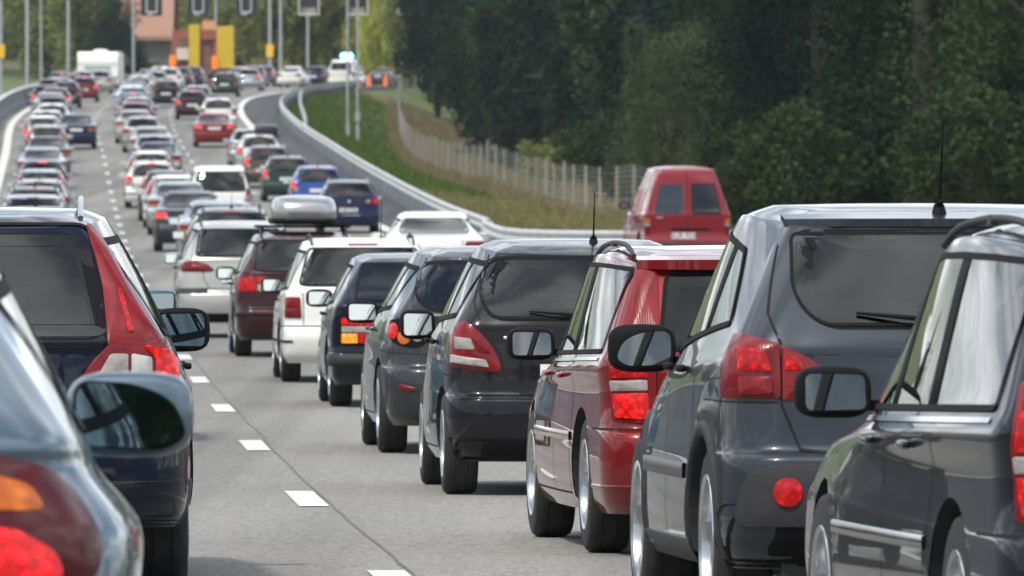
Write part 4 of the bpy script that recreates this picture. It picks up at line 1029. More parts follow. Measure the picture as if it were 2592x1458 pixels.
# ------------------------------------------------------------ vehicles close to the camera
RED = paint((.18, .006, .008), .25); GREYBLUE = paint((.038, .045, .056), .5); BLACK = paint((.008, .010, .016), .1); DGREY = paint((.011, .011, .014), .4)
MGREY = paint((.045, .047, .053), .5); DBLUE = paint((.007, .011, .026), .3); WHITE = paint((.80, .80, .76), .0); MAROON = paint((.038, .010, .015), .3)
SILVER = paint((.46, .46, .43), .5); ICE = paint((.10, .15, .19), .55); XBLACK = paint((.006, .010, .024), .3); VANRED = paint((.22, .012, .022), .0, .4)
NAVY = paint((.012, .018, .06), .4); BLUE = paint((.02, .09, .35), .4); GREEN = paint((.02, .05, .04), .4); BROWN = paint((.10, .07, .06), .5)
def sidew(y, zl, zh, gaps, arch=.26, r=.03): return dict(y=y, zl=zl, zh=zh, gaps=gaps, arch=arch, r=r)
def mirr(p): return p
V70 = dict(L=4.71, W=1.80, H=1.47, ro=.98, wb=2.76, wr=.325, zb=.94, zbf=.90, zbt=.58, yb=.10, yt=.33, yws=3.35, yrf=2.62, ht=.72, hb=.885, taper_f=.075, rl=.22, rh=.13, tk=.5, ssw=.02,
    rwb=.58, rwt=.53, rwz=(.98, 1.33), rwr=.05, side=sidew((.40, .46, 3.22, 2.42), (.965, .93), (1.35, 1.36), [(1.38, .13), (2.22, .11)]), surround='trim', pillar='trim',
    mould=(.55, .05, 1.40, 3.36, 'body'), handles=[1.62, 2.42], hz=.84, hbody=True, mshape='rect', rails=(.60, 2.45, .030), railm='plastic', spokes=5,
    spoiler=(1.385, .66, .10, .035), spl=(0, .01, .01, 'red'), hbl=None, mbody=False, zmir=.98,
    strips=[('belt_trim', 'L', [(.40, .930), (3.3, .893)], .016, .005, 'chrome'), ('belt_trim', 'Rt', [(.40, .930), (3.3, .893)], .016, .005, 'chrome'),
            ('bumper_gap', 'a', [(-1.2, .60), (1.2, .60)], .01, .002, 'seam'), ('lower_crease', 'a', [(-1.25, .33), (1.25, .33)], .02, .008, 'body'), ('tailgate_gap', 'x', [(.60, 1.3), (.60, .62)], .008, .002, 'seam', 'both')],
    lights=[dict(n='tail_light', m='a', p=[(.60, .62), (.83, .64), (.84, .86), (.80, 1.04), (.66, 1.06), (.61, .96)], mat='red', r=.02, o=.010, b=.01,
              sub=[('brake_light', [(.64, .645), (.80, .655), (.815, .77), (.645, .77)], 'redhot', .01), ('reversing_light', [(.645, .782), (.82, .782), (.825, .832), (.645, .832)], 'whitelens', .008), ('upper_lens', [(.645, .845), (.822, .845), (.80, .95), (.645, .95)], 'redlit', .01), ('pale_lens', [(.65, .962), (.79, .962), (.775, 1.035), (.67, 1.035)], 'redw', .01)]),
            dict(n='pillar_light', m='a', p=[(.58, 1.05), (.72, 1.06), (.69, 1.35), (.575, 1.355)], mat='red', r=.01, o=.008, b=.008)], plate=(0, .74))
QASH = dict(mbody=False, L=4.31, W=1.78, H=1.61, ro=.80, wb=2.63, wr=.350, tw=.22, zb=1.07, zbf=.97, zbt=.68, yb=.12, yt=.42, yws=3.10, yrf=2.30, hb=.85, ht=.64, taper_top=.06, rl=.26, rh=.18, tk=.45, z0=.26, taper_r=.04,
    bow=.06, rwp=[(-.50, 1.155), (.50, 1.155), (.585, 1.27), (.56, 1.49), (-.56, 1.49), (-.585, 1.27)], rwr=[.13, .13, .10, .03, .03, .10], rsw=.012, side=sidew((.62, .95, 3.0, 2.18), (1.16, 1.0), (1.43, 1.50), [(1.16, .09), (1.98, .12)], .30, .05),
    mould=(.60, .07, 1.32, 3.0, 'strip'), sill=(.30, .10, 'plastic'), clad=True, handles=[1.40, 2.20], hz=.985, mshape='tear', mw=.24, mh=.155, zmir=1.05, spokes=5, rimk=.70,
    ant=(.62, .34, 0), ssw=.022, mtilt=6,
    spoiler=(1.535, .575, .06, .018), spl=None, hbl=(0, 1.535, .5, .03, 'redw'), wiper=(.0, 1.165, -.36, 1.20),
    strips=[('tailgate_gap', 'a', [(.665, 1.45), (.69, 1.20), (.645, 1.09), (.645, .86), (.58, .70), (.40, .675), (0, .67)], .011, .0025, 'seam', 'both'), ('bumper_gap', 'a', [(.66, .872), (1.35, .877)], .006, .005, 'seam', 'both'),
            ],
    lights=[dict(n='tail_light', m='a', p=[(.648, .885), (.93, .885), (.96, 1.00), (.93, 1.12), (.80, 1.12), (.648, 1.085)], mat='redw', r=.012, o=.010, b=.014,
              sub=[('brake_light', [(.675, .985), (.80, .985), (.81, 1.07), (.70, 1.06)], 'redlit', .015), ('reversing_light', [(.675, .90), (.80, .90), (.80, .965), (.675, .965)], 'red', .012)]),
            dict(n='inner_tail_light', m='a', p=[(.43, .925), (.50, .895), (.641, .878), (.641, 1.08), (.56, 1.045), (.47, .985)], mat='red', r=.012, o=.008, b=.012,
              sub=[('upper_lens', [(.56, .99), (.632, .99), (.632, 1.06), (.575, 1.035)], 'redlit', .01), ('reversing_light', ellipse(.515, .935, .045, .042, 20), 'whitelens', .01), ('lens_bowl', ellipse(.515, .935, .025, .023, 20), 'chrome', .01)])],
    patches=[('lower_bumper', 'a', [(-1.15, .27), (1.15, .27), (1.10, .45), (.95, .50), (-.95, .50), (-1.10, .45)], .04, .006, .0, 'trim'),
             ('fog_light_panel', 'a', [(.30, .42), (.86, .42), (.80, .60), (.68, .645), (.40, .65), (.30, .63)], .07, .014, .008, 'plastic', 'both'),
             ('reflector', 'a', ellipse(.63, .545, .052, .052, 24), .01, .030, .006, 'redlit', 'both')], plate=(0, .86))
YARIS = dict(mbody=False, L=3.78, W=1.695, H=1.515, ro=.60, wb=2.46, wr=.30, zb=1.00, zbf=.95, zbt=.58, yb=.10, yt=.42, yws=2.95, yrf=2.05, hb=.80, ht=.56, rl=.24, rh=.16, tk=.42, taper_r=.05,
    rwp=[(-.54, 1.045), (.54, 1.045), (.60, 1.16), (.555, 1.395), (-.555, 1.395), (-.60, 1.16)], rwr=.09, side=sidew((.50, .55, 2.85, 2.0), (1.06, .985), (1.36, 1.385), [(.92, .06), (1.68, .08)], .26, .04),
    handles=[1.10, 1.90], hz=.90, zmir=.99, mw=.19, mh=.15, ant=(.75, .30, .1), wiper=(.0, 1.06, -.32, 1.085), spokes=7, badge=None,
    strips=[('tailgate_gap', 'a', [(.625, 1.42), (.66, 1.15), (.60, 1.0), (.50, .84), (.46, .68), (.36, .60), (0, .59)], .012, .0025, 'seam', 'both'), ('bumper_gap', 'a', [(.47, .70), (1.1, .715)], .007, .002, 'seam', 'both'),
            ('bumper_crease', 'a', [(-.75, .575), (.75, .575)], .02, .008, 'body'), ('badge_letters', 'x', [(-.47, .93), (-.38, .93)], .022, .007, 'chrome')],
    lights=[dict(n='tail_light', m='a', p=[(.475, .725), (.60, .735), (.84, .765), (.84, .90), (.79, 1.0), (.70, 1.03), (.61, .96), (.53, .86)], mat='red', r=.05, o=.012, b=.020,
              sub=[('reversing_light', [(.64, .86), (.76, .865), (.765, .935), (.66, .925)], 'whitelens', .012), ('clear_lens', [(.56, .755), (.80, .785), (.795, .832), (.58, .80)], 'whitelens', .008), ('brake_light', [(.545, .84), (.62, .845), (.655, .94), (.60, .92)], 'redlit', .015)])],
    patches=[('lower_bumper', 'a', [(-1.0, .215), (1.0, .215), (.98, .34), (-.98, .34)], .04, .005, .0, 'trim')], plate=(0, .72))
MAZDA = dict(mbody=False, L=4.42, W=1.755, H=1.465, ro=.86, wb=2.64, wr=.315, zb=.97, zbf=.92, zbt=.60, yb=.10, yt=.62, yws=3.2, yrf=2.35, hb=.82, ht=.55, rl=.30, rh=.20, tk=.42, taper_r=.07,
    rwp=[(-.50, 1.01), (.50, 1.01), (.60, 1.10), (.53, 1.345), (-.53, 1.345), (-.60, 1.10)], rwr=.08, side=sidew((.75, .85, 3.1, 2.25), (1.03, .95), (1.30, 1.335), [(1.15, .06), (1.95, .08)], .26, .05), handles=[1.35, 2.15], hz=.87, zmir=.98, hbody=True,
    strips=[('tailgate_gap', 'a', [(.60, 1.38), (.64, 1.1), (.60, .96), (.52, .80), (.45, .66), (0, .64)], .011, .0025, 'seam', 'both'), ('bumper_gap', 'a', [(.50, .70), (1.3, .73)], .007, .002, 'seam', 'both')],
    lights=[dict(n='tail_light', m='a', p=[(.52, .78), (.62, .74), (.80, .78), (.90, .86), (.90, .94), (.74, .955), (.58, .90)], mat='trim', r=.05, o=.008, b=.006,
              sub=[('brake_light', ellipse(.80, .868, .055, .055, 22), 'redhot', .01), ('indicator_light', ellipse(.695, .822, .052, .05, 22), 'amber', .01), ('reversing_light', ellipse(.595, .825, .035, .035, 18), 'whitelens', .01)])],
    patches=[('reflector', 'a', [(.60, .465), (.74, .50), (.74, .465), (.66, .44)], .015, .012, .004, 'red', 'both'), ('lower_bumper', 'a', [(-.6, .215), (.6, .215), (.58, .36), (-.58, .36)], .04, .005, .0, 'trim')], plate=(0, .80))
OLDHATCH = dict(mbody=False, L=4.2, W=1.69, H=1.365, ro=.80, wb=2.52, wr=.30, zb=.90, zbf=.86, zbt=.48, yb=.06, yt=.60, yws=3.1, yrf=2.30, hb=.80, ht=.57, rl=.12, rh=.10, tk=.5, taper_r=.03, bow=.04,
    rwb=.60, rwt=.52, rwz=(.95, 1.27), rwr=.04, side=sidew((.72, .90, 3.0, 2.25), (.93, .89), (1.24, 1.25), [(1.22, .08), (1.9, .08)], .2, .02), handles=[1.4, 2.05], hz=.82, zmir=.95,
    strips=[('bumper_gap', 'a', [(-1.2, .50), (1.2, .50)], .012, .002, 'seam'), ('bumper_band', 'a', [(-1.15, .42), (1.15, .42)], .12, .022, 'plastic'), ('tailgate_gap', 'x', [(.66, 1.25), (.64, .88), (.45, .84), (.44, .54)], .009, .0025, 'seam', 'both')],
    lights=[dict(n='tail_light', m='a', p=[(.42, .545), (.78, .55), (.78, .81), (.42, .81)], mat='trim', r=.015, o=.008, b=.004,
              sub=[('brake_light', [(.44, .73), (.72, .73), (.72, .795), (.44, .795)], 'redhot', .008), ('reversing_light', [(.44, .665), (.72, .665), (.72, .72), (.44, .72)], 'whitelens', .008), ('indicator_light', [(.58, .57), (.72, .57), (.72, .655), (.58, .655)], 'amberlit', .008), ('fog_light', [(.44, .57), (.57, .57), (.57, .655), (.44, .655)], 'redlit', .008)])], plate=(0, .66))
WWAGON = dict(L=4.6, W=1.73, H=1.47, ro=.90, wb=2.65, wr=.31, zb=.93, zbf=.90, zbt=.56, yb=.08, yt=.40, yws=3.35, yrf=2.55, hb=.81, ht=.58, rl=.20, rh=.14, tk=.5,
    rwb=.66, rwt=.55, rwz=(.99, 1.36), rwr=.05, side=sidew((.50, .62, 3.2, 2.45), (.96, .91), (1.32, 1.33), [(1.3, .09), (2.1, .08)], .2, .03), handles=[1.5, 2.3], hz=.84, zmir=.97, mbody=False, exhaust=(-.38, .26), rails=(.6, 2.4, .05),
    strips=[('bumper_gap', 'a', [(-1.2, .575), (1.2, .575)], .014, .002, 'seam'), ('tailgate_gap', 'a', [(.68, 1.36), (.72, .96), (.625, .9), (.62, .59)], .009, .0025, 'seam', 'both'), ('side_strip', 'L', [(.1, .42), (4.2, .42)], .03, .01, 'trim')],
    lights=[dict(n='tail_light', m='a', p=[(.64, .655), (.85, .66), (.85, .87), (.655, .87)], mat='redw', r=.015, o=.008, b=.010, sub=[('brake_light', [(.655, .765), (.835, .765), (.835, .86), (.665, .86)], 'red', .008), ('indicator_light', [(.65, .665), (.835, .668), (.835, .755), (.655, .755)], 'redw', .008)])],
    hbl=(.0, 1.40, .3, .02, 'redw'), ant=(2.2, .45, .25), plate=(0, .74))
MWAGON = dict(mbody=False, L=4.6, W=1.71, H=1.48, ro=.92, wb=2.63, wr=.31, zb=.99, zbf=.92, zbt=.56, yb=.10, yt=.42, yws=3.35, yrf=2.5, hb=.81, ht=.57, rl=.22, rh=.15, tk=.5,
    rwb=.60, rwt=.54, rwz=(1.02, 1.37), rwr=.06, side=sidew((.50, .62, 3.2, 2.45), (1.0, .93), (1.34, 1.345), [(1.3, .08), (2.1, .08)], .2, .03), handles=[1.5, 2.3], hz=.86, zmir=.97,
    strips=[('bumper_gap', 'a', [(-1.2, .575), (1.2, .575)], .012, .002, 'seam'), ('tailgate_gap', 'a', [(.62, 1.38), (.66, 1.0), (.50, .92), (.48, .75), (.42, .59)], .010, .0025, 'seam', 'both'), ('bumper_strip', 'a', [(-1.1, .50), (1.1, .50)], .03, .01, 'trim')],
    lights=[dict(n='tail_light', m='a', p=[(.28, .765), (.82, .765), (.84, .90), (.80, .975), (.55, .965), (.30, .93)], mat='redw', r=.025, o=.008, b=.012, sub=[('brake_light', [(.58, .78), (.80, .78), (.81, .92), (.60, .945)], 'redlit', .015), ('reversing_light', [(.48, .78), (.565, .78), (.565, .86), (.48, .86)], 'whitelens', .01), ('fog_light', [(.31, .86), (.565, .875), (.565, .945), (.31, .92)], 'redlit', .01)])],
    rails=(.6, 2.5, .06), plate=(0, .68))
SMPV = dict(L=4.3, W=1.74, H=1.56, ro=.75, wb=2.58, wr=.31, zb=1.04, zbf=.98, zbt=.60, yb=.12, yt=.48, yws=3.25, yrf=2.2, hb=.81, ht=.58, rl=.26, rh=.18, tk=.45,
    rwp=[(-.60, 1.09), (.60, 1.09), (.54, 1.44), (-.54, 1.44)], rwr=.06, side=sidew((.55, .65, 3.1, 2.2), (1.06, 1.0), (1.42, 1.44), [(1.1, .07), (1.9, .08)], .26, .04), handles=[1.3, 2.1], hz=.93, zmir=1.04, rails=(.6, 2.3, .05),
    strips=[('bumper_gap', 'a', [(-1.2, .66), (1.2, .66)], .012, .002, 'seam'), ('bumper_band', 'a', [(-1.15, .62), (-.45, .62)], .07, .012, 'plastic'), ('bumper_band', 'a', [(.45, .62), (1.15, .62)], .07, .012, 'plastic'), ('tailgate_gap', 'a', [(.62, 1.44), (.66, 1.06), (.52, .98), (.50, .80), (.42, .66)], .010, .0025, 'seam', 'both')],
    lights=[dict(n='tail_light', m='a', p=[(.34, .895), (.44, .88), (.84, .885), (.90, .94), (.80, 1.015), (.62, 1.03), (.44, .985)], mat='redw', r=.05, o=.010, b=.016, sub=[('brake_light', ellipse(.76, .945, .065, .05, 20), 'redlit', .01), ('indicator_light', [(.50, .91), (.66, .91), (.66, .965), (.52, .965)], 'redw', .02)])],
    patches=[('lower_bumper', 'a', [(-1.1, .215), (1.1, .215), (1.08, .33), (-1.08, .33)], .04, .005, .0, 'trim')], ptext='S', plate=(0, .80))
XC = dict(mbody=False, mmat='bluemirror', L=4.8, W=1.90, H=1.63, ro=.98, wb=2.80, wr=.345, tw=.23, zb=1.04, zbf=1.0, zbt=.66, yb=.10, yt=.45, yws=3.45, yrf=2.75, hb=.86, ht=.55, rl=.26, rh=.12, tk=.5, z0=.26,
    rwp=[(-.575, 1.07), (.575, 1.07), (.475, 1.50), (-.475, 1.50)], rwr=.07, rsw=.10, side=sidew((.45, .55, 3.3, 2.65), (1.09, 1.02), (1.47, 1.48), [(1.42, .09), (2.3, .08)], .2, .03), handles=[1.7, 2.5], hz=.93, zmir=1.08, mw=.23, mh=.165, rails=(.75, 2.7, .055), railm='alloy', railx=.45, mtilt=0.3,
    strips=[('tailgate_gap', 'a', [(.50, .98), (.46, .72), (.3, .66), (0, .66)], .01, .0025, 'seam', 'both'), ('bumper_strip', 'a', [(-.9, .62), (.9, .62)], .02, .01, 'plastic'), ('window_rim', 'x', rpoly([(-.60, 1.04), (.60, 1.04), (.49, 1.545), (-.49, 1.545)], .07), .012, .006, 'trim', '', 'c')],
    patches=[('lower_bumper', 'a', [(-1.5, .27), (1.5, .27), (1.45, .46), (-1.45, .46)], .04, .005, .0, 'plastic')],
    lights=[dict(n='pillar_light', m='a', p=[(.57, 1.02), (.82, 1.04), (.68, 1.28), (.575, 1.53), (.49, 1.55), (.55, 1.28)], mat='red', r=.02, o=.010, b=.012, sub=[('led_column', [(.655, 1.08), (.68, 1.08), (.625, 1.26), (.61, 1.26)], 'redlit', .006)]),
            dict(n='tail_light', m='a', p=[(.40, .80), (.48, .80), (.90, .86), (.95, .97), (.87, 1.06), (.57, 1.035), (.49, .95)], mat='redw', r=.03, o=.012, b=.018,
              sub=[('reversing_light', [(.52, .90), (.655, .90), (.655, 1.0), (.58, 1.0)], 'whitelens', .02), ('indicator_light', [(.67, .90), (.75, .90), (.75, .98), (.67, 1.0)], 'clear', .015), ('brake_light', [(.77, .90), (.89, .89), (.90, .96), (.84, 1.02), (.72, 1.035), (.765, .985)], 'redhot', .02)])], plate=(0, .86), bow=.08)
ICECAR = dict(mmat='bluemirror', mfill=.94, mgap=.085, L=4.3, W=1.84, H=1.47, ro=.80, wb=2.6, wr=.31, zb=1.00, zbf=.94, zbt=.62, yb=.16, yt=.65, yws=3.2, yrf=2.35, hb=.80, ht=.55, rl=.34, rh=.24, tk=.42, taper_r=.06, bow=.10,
    rwb=.44, rwt=.40, rwz=(1.10, 1.36), rwr=.05, side=sidew((.95, 1.0, 3.1, 2.25), (1.04, .97), (1.32, 1.35), [(1.9, .08)], .26, .05), handles=[2.1], hz=.9, zmir=1.03, mw=.275, mh=.17, mshape='tear', mtilt=0.3, five=False,
    strips=[('bumper_gap', 'a', [(-1.3, .70), (1.3, .70)], .01, .002, 'seam')],
    lights=[dict(n='tail_light', m='a', p=[(.46, .70), (.82, .71), (.85, .80), (.79, .90), (.70, .96), (.58, .985), (.47, .98)], mat='darkred', r=.05, o=.012, b=.022, sub=[('indicator_light', [(.48, .86), (.68, .85), (.65, .90), (.57, .93), (.48, .935)], 'amberbulbs', .03), ('brake_light', [(.48, .71), (.72, .715), (.70, .77), (.62, .815), (.48, .835)], 'bulbs', .03)])], plate=(0, .80))
NEAR = [
    ('estate_car', dict(V70, H=1.51, side=dict(V70['side'], zh=(1.385, 1.395))), BLACK, 'black estate with silver belt trim and roof rails cut off by the right edge', 29.4, 2.275, .115, True),
    ('crossover', QASH, GREYBLUE, 'blue-grey crossover with round red bumper reflector and big aerial, second car from the right', 37.5, 1.64, .086, True),
    ('estate_car', dict(V70), RED, 'dark red estate with roof rails and tall lamp columns left of the blue-grey crossover', 48.1, 1.29, .09, True),
    ('hatchback', YARIS, DGREY, 'dark charcoal small hatchback with a big teardrop tail lamp left of the red estate', 60.3, .43, .060, False),
    ('hatchback', MAZDA, MGREY, 'mid grey hatchback with round red and orange lamps behind the charcoal hatchback', 71.9, -.065, .056, True),
    ('hatchback', OLDHATCH, DBLUE, 'square dark navy hatchback with its orange indicator and red bars lit', 90.7, -.78, .055, True),
    ('estate_car', WWAGON, WHITE, 'old white estate with square dark red tail lamps between navy and maroon cars', 104., -1.49, .052, False),
    ('estate_car', MWAGON, MAROON, 'maroon estate carrying the silver roof box', 121., -2.43, .052, True),
    ('people_carrier', SMPV, SILVER, 'silver people carrier with oval tail lamps in front of the maroon estate', 136.5, -3.60, .050, False),
    ('estate_car', XC, XBLACK, 'black estate with tall curved red lamp column at the left edge', 43.3, -2.27, .040, True),
    ('hatchback', ICECAR, ICE, 'blurred pale blue-silver hatchback filling the bottom left corner', 21.6, -1.65, .060, True),
]
for (nm, sp, pm, lb, D, X, yaw, lit) in NEAR:
    sp = dict(sp); r = make_car(nm, sp, pm, lit); put(r, lb, 'car', None, D=D, X=X, yaw=yaw)
# roof box on the maroon estate
def roof_box(label, X, D, z, yaw, m1, m2, Lb=2.0, Wb=.80, Hb=.34):
    root = empty('roof_box', (X, D, z)); root.rotation_euler = (0, 0, yaw); tag(root, label, 'roof box')
    V = []; F = []; n = 28; lev = [(0, .94), (.06, .99), (.12, 1.0), (.16, 1.0), (.22, .985), (.28, .93), (.32, .80), (.34, .55), (.345, .2)]
    for (h, k) in lev:
        for i in range(n):
            a = 2 * math.pi * i / n; e = .42; cx = math.copysign(abs(math.cos(a)) ** e, math.cos(a)); cy = math.copysign(abs(math.sin(a)) ** e, math.sin(a))
            t = Lb/2 + cy * Lb/2 * k; V.append((cx * Wb/2 * k * (1 - .18 * (t/Lb) ** 2), t, h * Hb / .345 * (1 - .35 * max(0, t/Lb - .6))))
    for i in range(len(lev) - 1):
        for k in range(n): F.append((i*n+k, i*n+(k+1)%n, (i+1)*n+(k+1)%n, (i+1)*n+k))
    F.append(tuple(range((len(lev)-1)*n, len(lev)*n))); F.append(tuple(reversed(range(n))))
    mk('lid', V, F, m1, root)
    m = MB(); m.rbox((0, Lb/2, .03), (Wb*1.0, Lb*1.0, .09), e=6); m.build('base', m2, root, ang=40)
    m = MB(); m.rbox((0, -.004, Hb*.42), (Wb*.50, .02, Hb*.14), e=5); m.build('lid_recess', m1, root, ang=40)
    m = MB()
    for y in (.5, 1.5):
        m.box((0, y, -.035), (1.12, .05, .03))
        for sg in (-1, 1): m.box((sg*.5, y, -.06), (.05, .08, .07))
    m.build('roof_bar', M['trim'], root)
    return root
roof_box('glossy silver roof box on the maroon estate', -2.46, 122.0, g(122) + 1.575, .052, paint((.36, .37, .38), .7), M['trim'])

# ------------------------------------------------------------ generic vehicles further off
GREY = paint((.16, .17, .18), .6)
def std_lights(a0=.50, a1=.84, z0=.72, z1=.96, r=.03):
    zm = (z0 + z1) / 2
    return [dict(n='tail_light', m='a', p=[(a0, z0), (a1, z0), (a1, z1), (a0 + .05, z1)], mat='redw', r=r, o=.008, b=.010, sub=[('brake_light', [(a0+.10, zm), (a1-.02, zm), (a1-.02, z1-.015), (a0+.10, z1-.015)], 'red', .01), ('reversing_light', [(a0+.03, z0+.015), (a0+.15, z0+.015), (a0+.15, zm-.01), (a0+.03, zm-.01)], 'whitelens', .01), ('indicator_light', [(a0+.17, z0+.015), (a1-.02, z0+.015), (a1-.02, zm-.01), (a0+.17, zm-.01)], 'amber', .01)])]
gseams = [('bumper_gap', 'a', [(-1.2, .60), (1.2, .60)], .014, .002, 'seam'), ('tailgate_gap', 'a', [(.60, 1.3), (.63, 1.0), (.47, .92), (.45, .62)], .012, .0025, 'seam', 'both'), ('bumper_strip', 'a', [(-1.1, .46), (1.1, .46)], .05, .012, 'plastic')]
GHATCH = dict(L=4.1, W=1.70, H=1.45, rwb=.62, rwt=.54, rwz=(1.02, 1.35), yt=.50, yws=3.05, yrf=2.2, side=sidew((.62, .72, 2.95, 2.15), (1.0, .95), (1.31, 1.33), [(1.05, .07), (1.8, .08)]), lights=std_lights(), strips=gseams, hbl=(0, 1.375, .28, .03, 'red'), plate=(0, .72), ro=.75, wb=2.5)
GWAG = dict(L=4.6, W=1.74, H=1.47, rwb=.63, rwt=.55, rwz=(1.0, 1.36), yt=.36, yws=3.35, yrf=2.55, rh=.14, side=sidew((.45, .55, 3.2, 2.45), (.98, .93), (1.33, 1.34), [(1.3, .08), (2.1, .08)]), lights=std_lights(.58, .84, .70, 1.0), strips=gseams, hbl=(0, 1.39, .28, .03, 'red'), plate=(0, .74), ro=.9, wb=2.65, rails=(.5, 2.6, .06), ant=(1.0, .25, 0))
GTALL = dict(GWAG); GTALL = dict(L=4.6, W=1.74, H=1.47, rwb=.56, rwt=.50, rwz=(1.0, 1.36), yt=.36, yws=3.35, yrf=2.55, rh=.14, side=GWAG['side'], strips=[gseams[0], gseams[2]], plate=(0, .78), ro=.9, wb=2.65, rails=(.5, 2.6, .06),
     lights=[dict(n='tail_light', m='a', p=[(.60, .64), (.84, .66), (.84, .88), (.74, 1.05), (.62, 1.37), (.54, 1.37), (.60, 1.0)], mat='red', r=.02, o=.01, b=.01, sub=[('brake_light', [(.62, .70), (.80, .71), (.80, .86), (.63, .86)], 'red', .01), ('reversing_light', [(.63, .87), (.78, .87), (.76, .93), (.63, .93)], 'whitelens', .01)])])
GSED = dict(L=4.6, W=1.75, H=1.42, rwb=.60, rwt=.50, rwz=(1.06, 1.30), zb=.98, yt=1.35, deck=.62, yws=3.35, yrf=2.45, rh=.18, side=sidew((1.25, 1.45, 3.2, 2.4), (.99, .93), (1.27, 1.29), [(2.1, .08)]), lights=std_lights(.46, .86, .74, .93), strips=[gseams[0], ('boot_gap', 'a', [(.45, .96), (.45, .62)], .012, .0025, 'seam', 'both')], plate=(0, .80), ro=1.0, wb=2.68, yseat=1.55)
GMPV = dict(L=4.6, W=1.80, H=1.80, rwb=.68, rwt=.60, rwz=(1.12, 1.64), zb=1.08, zbf=1.02, yt=.34, yws=3.6, yrf=2.6, ht=.66, hb=.86, rh=.16, side=sidew((.42, .5, 3.4, 2.5), (1.10, 1.05), (1.62, 1.62), [(1.3, .1), (2.2, .1)]), lights=std_lights(.66, .88, .85, 1.2), strips=gseams[:1], plate=(0, .82), ro=.85, wb=2.8, wr=.33, glass='dglass', rsw=.03, hz=.98)
PR = {}
for k, sp, nm in (('h', GHATCH, 'hatchback'), ('w', GWAG, 'estate_car'), ('t', GTALL, 'estate_car'), ('s', GSED, 'saloon_car'), ('m', GMPV, 'people_carrier')):
    PR[k] = [make_car(nm, dict(sp), GREY, False, detail=False), False]
paints = dict(white=WHITE, silver=SILVER, grey=MGREY, dgrey=DGREY, black=BLACK, navy=NAVY, blue=BLUE, red=RED, maroon=MAROON, green=GREEN, brown=BROWN, ice=ICE, teal=paint((.02, .10, .13), .4), beige=paint((.45, .43, .37), .5), steel=GREYBLUE, iced=paint((.38, .42, .46), .6))
def far_car(k, col, xc, D, label, lit='', group='cars queueing in the distance', dx=0, yaw=None, lift=0, sc=1.06, cat='car'):
    root, used = PR[k]; 
    r = tree_copy(root) if used else root; PR[k][1] = True
    recolor(r, paints[col], GREY); relight(r, 'r' in lit, 'l' in lit, 'h' in lit)
    put(r, label, cat, group, xc=xc, D=D, yaw=yaw, lift=lift); r.scale = (sc, sc, sc); return r
# left lane
far_car('s', 'teal', 90, 76, 'dark saloon of which mainly the teal wing mirror shows past the black estate', '')
for (k, c, x, D, lb, li) in [
    ('h', 'iced', 70, 150, 'pale hatchback hidden behind the black estate in the left lane', ''), ('w', 'grey', 90, 190, 'grey estate hidden behind the black estate roof in the left lane', ''),
    ('h', 'iced', 84, 237, 'pale silver hatchback whose roof shows just over the black estate', ''), ('w', 'grey', 88, 262, 'grey estate with dark rear window, second roof up in the left lane', ''), ('w', 'silver', 100, 287, 'silver-blue estate with red lamps at both pillars, third roof up in the left lane', ''),
    ('t', 'iced', 102, 316, 'light estate with its right brake lamp lit in the left lane', 'r'), ('h', 'dgrey', 108, 342, 'dark hatchback with its wide high brake lamp lit in the left lane', 'h'), ('s', 'iced', 106, 372, 'pale blue saloon with teal rear glass in the left lane', ''),
    ('s', 'steel', 120, 394, 'grey-blue saloon roof above the pale blue saloon in the left lane', ''), ('t', 'silver', 118, 416, 'silver estate with tall red lamps in the left lane behind the dark blue saloon', ''), ('t', 'white', 108, 440, 'white estate with red lamp columns left of the dark blue saloon', 'l'),
    ('w', 'white', 132, 476, 'white estate with grey rear window above the tall-lamp estates', ''), ('h', 'steel', 134, 503, 'blue-grey hatchback just above the white estate in the left lane', ''), ('h', 'maroon', 118, 562, 'dark red hatchback with both lamps lit near the left barrier', 'lr'), ('w', 'maroon', 165, 585, 'wine red estate between two darker cars near the left barrier', ''),
    ('s', 'navy', 193, 446, 'dark blue saloon with green rear glass right of the left lane queue', ''), ('h', 'red', 212, 618, 'bright red hatchback with its right lamp lit below the caravan', 'rh'), ('w', 'black', 152, 660, 'dark estate with high brake lamp lit behind the red cars', 'h'),
    ('w', 'silver', 205, 668, 'silver estate with red lamps behind the bright red hatchback', ''), ('h', 'silver', 250, 676, 'silver hatchback right beside the caravan wheel', '')]:
    far_car(k, c, x, D, lb, li)
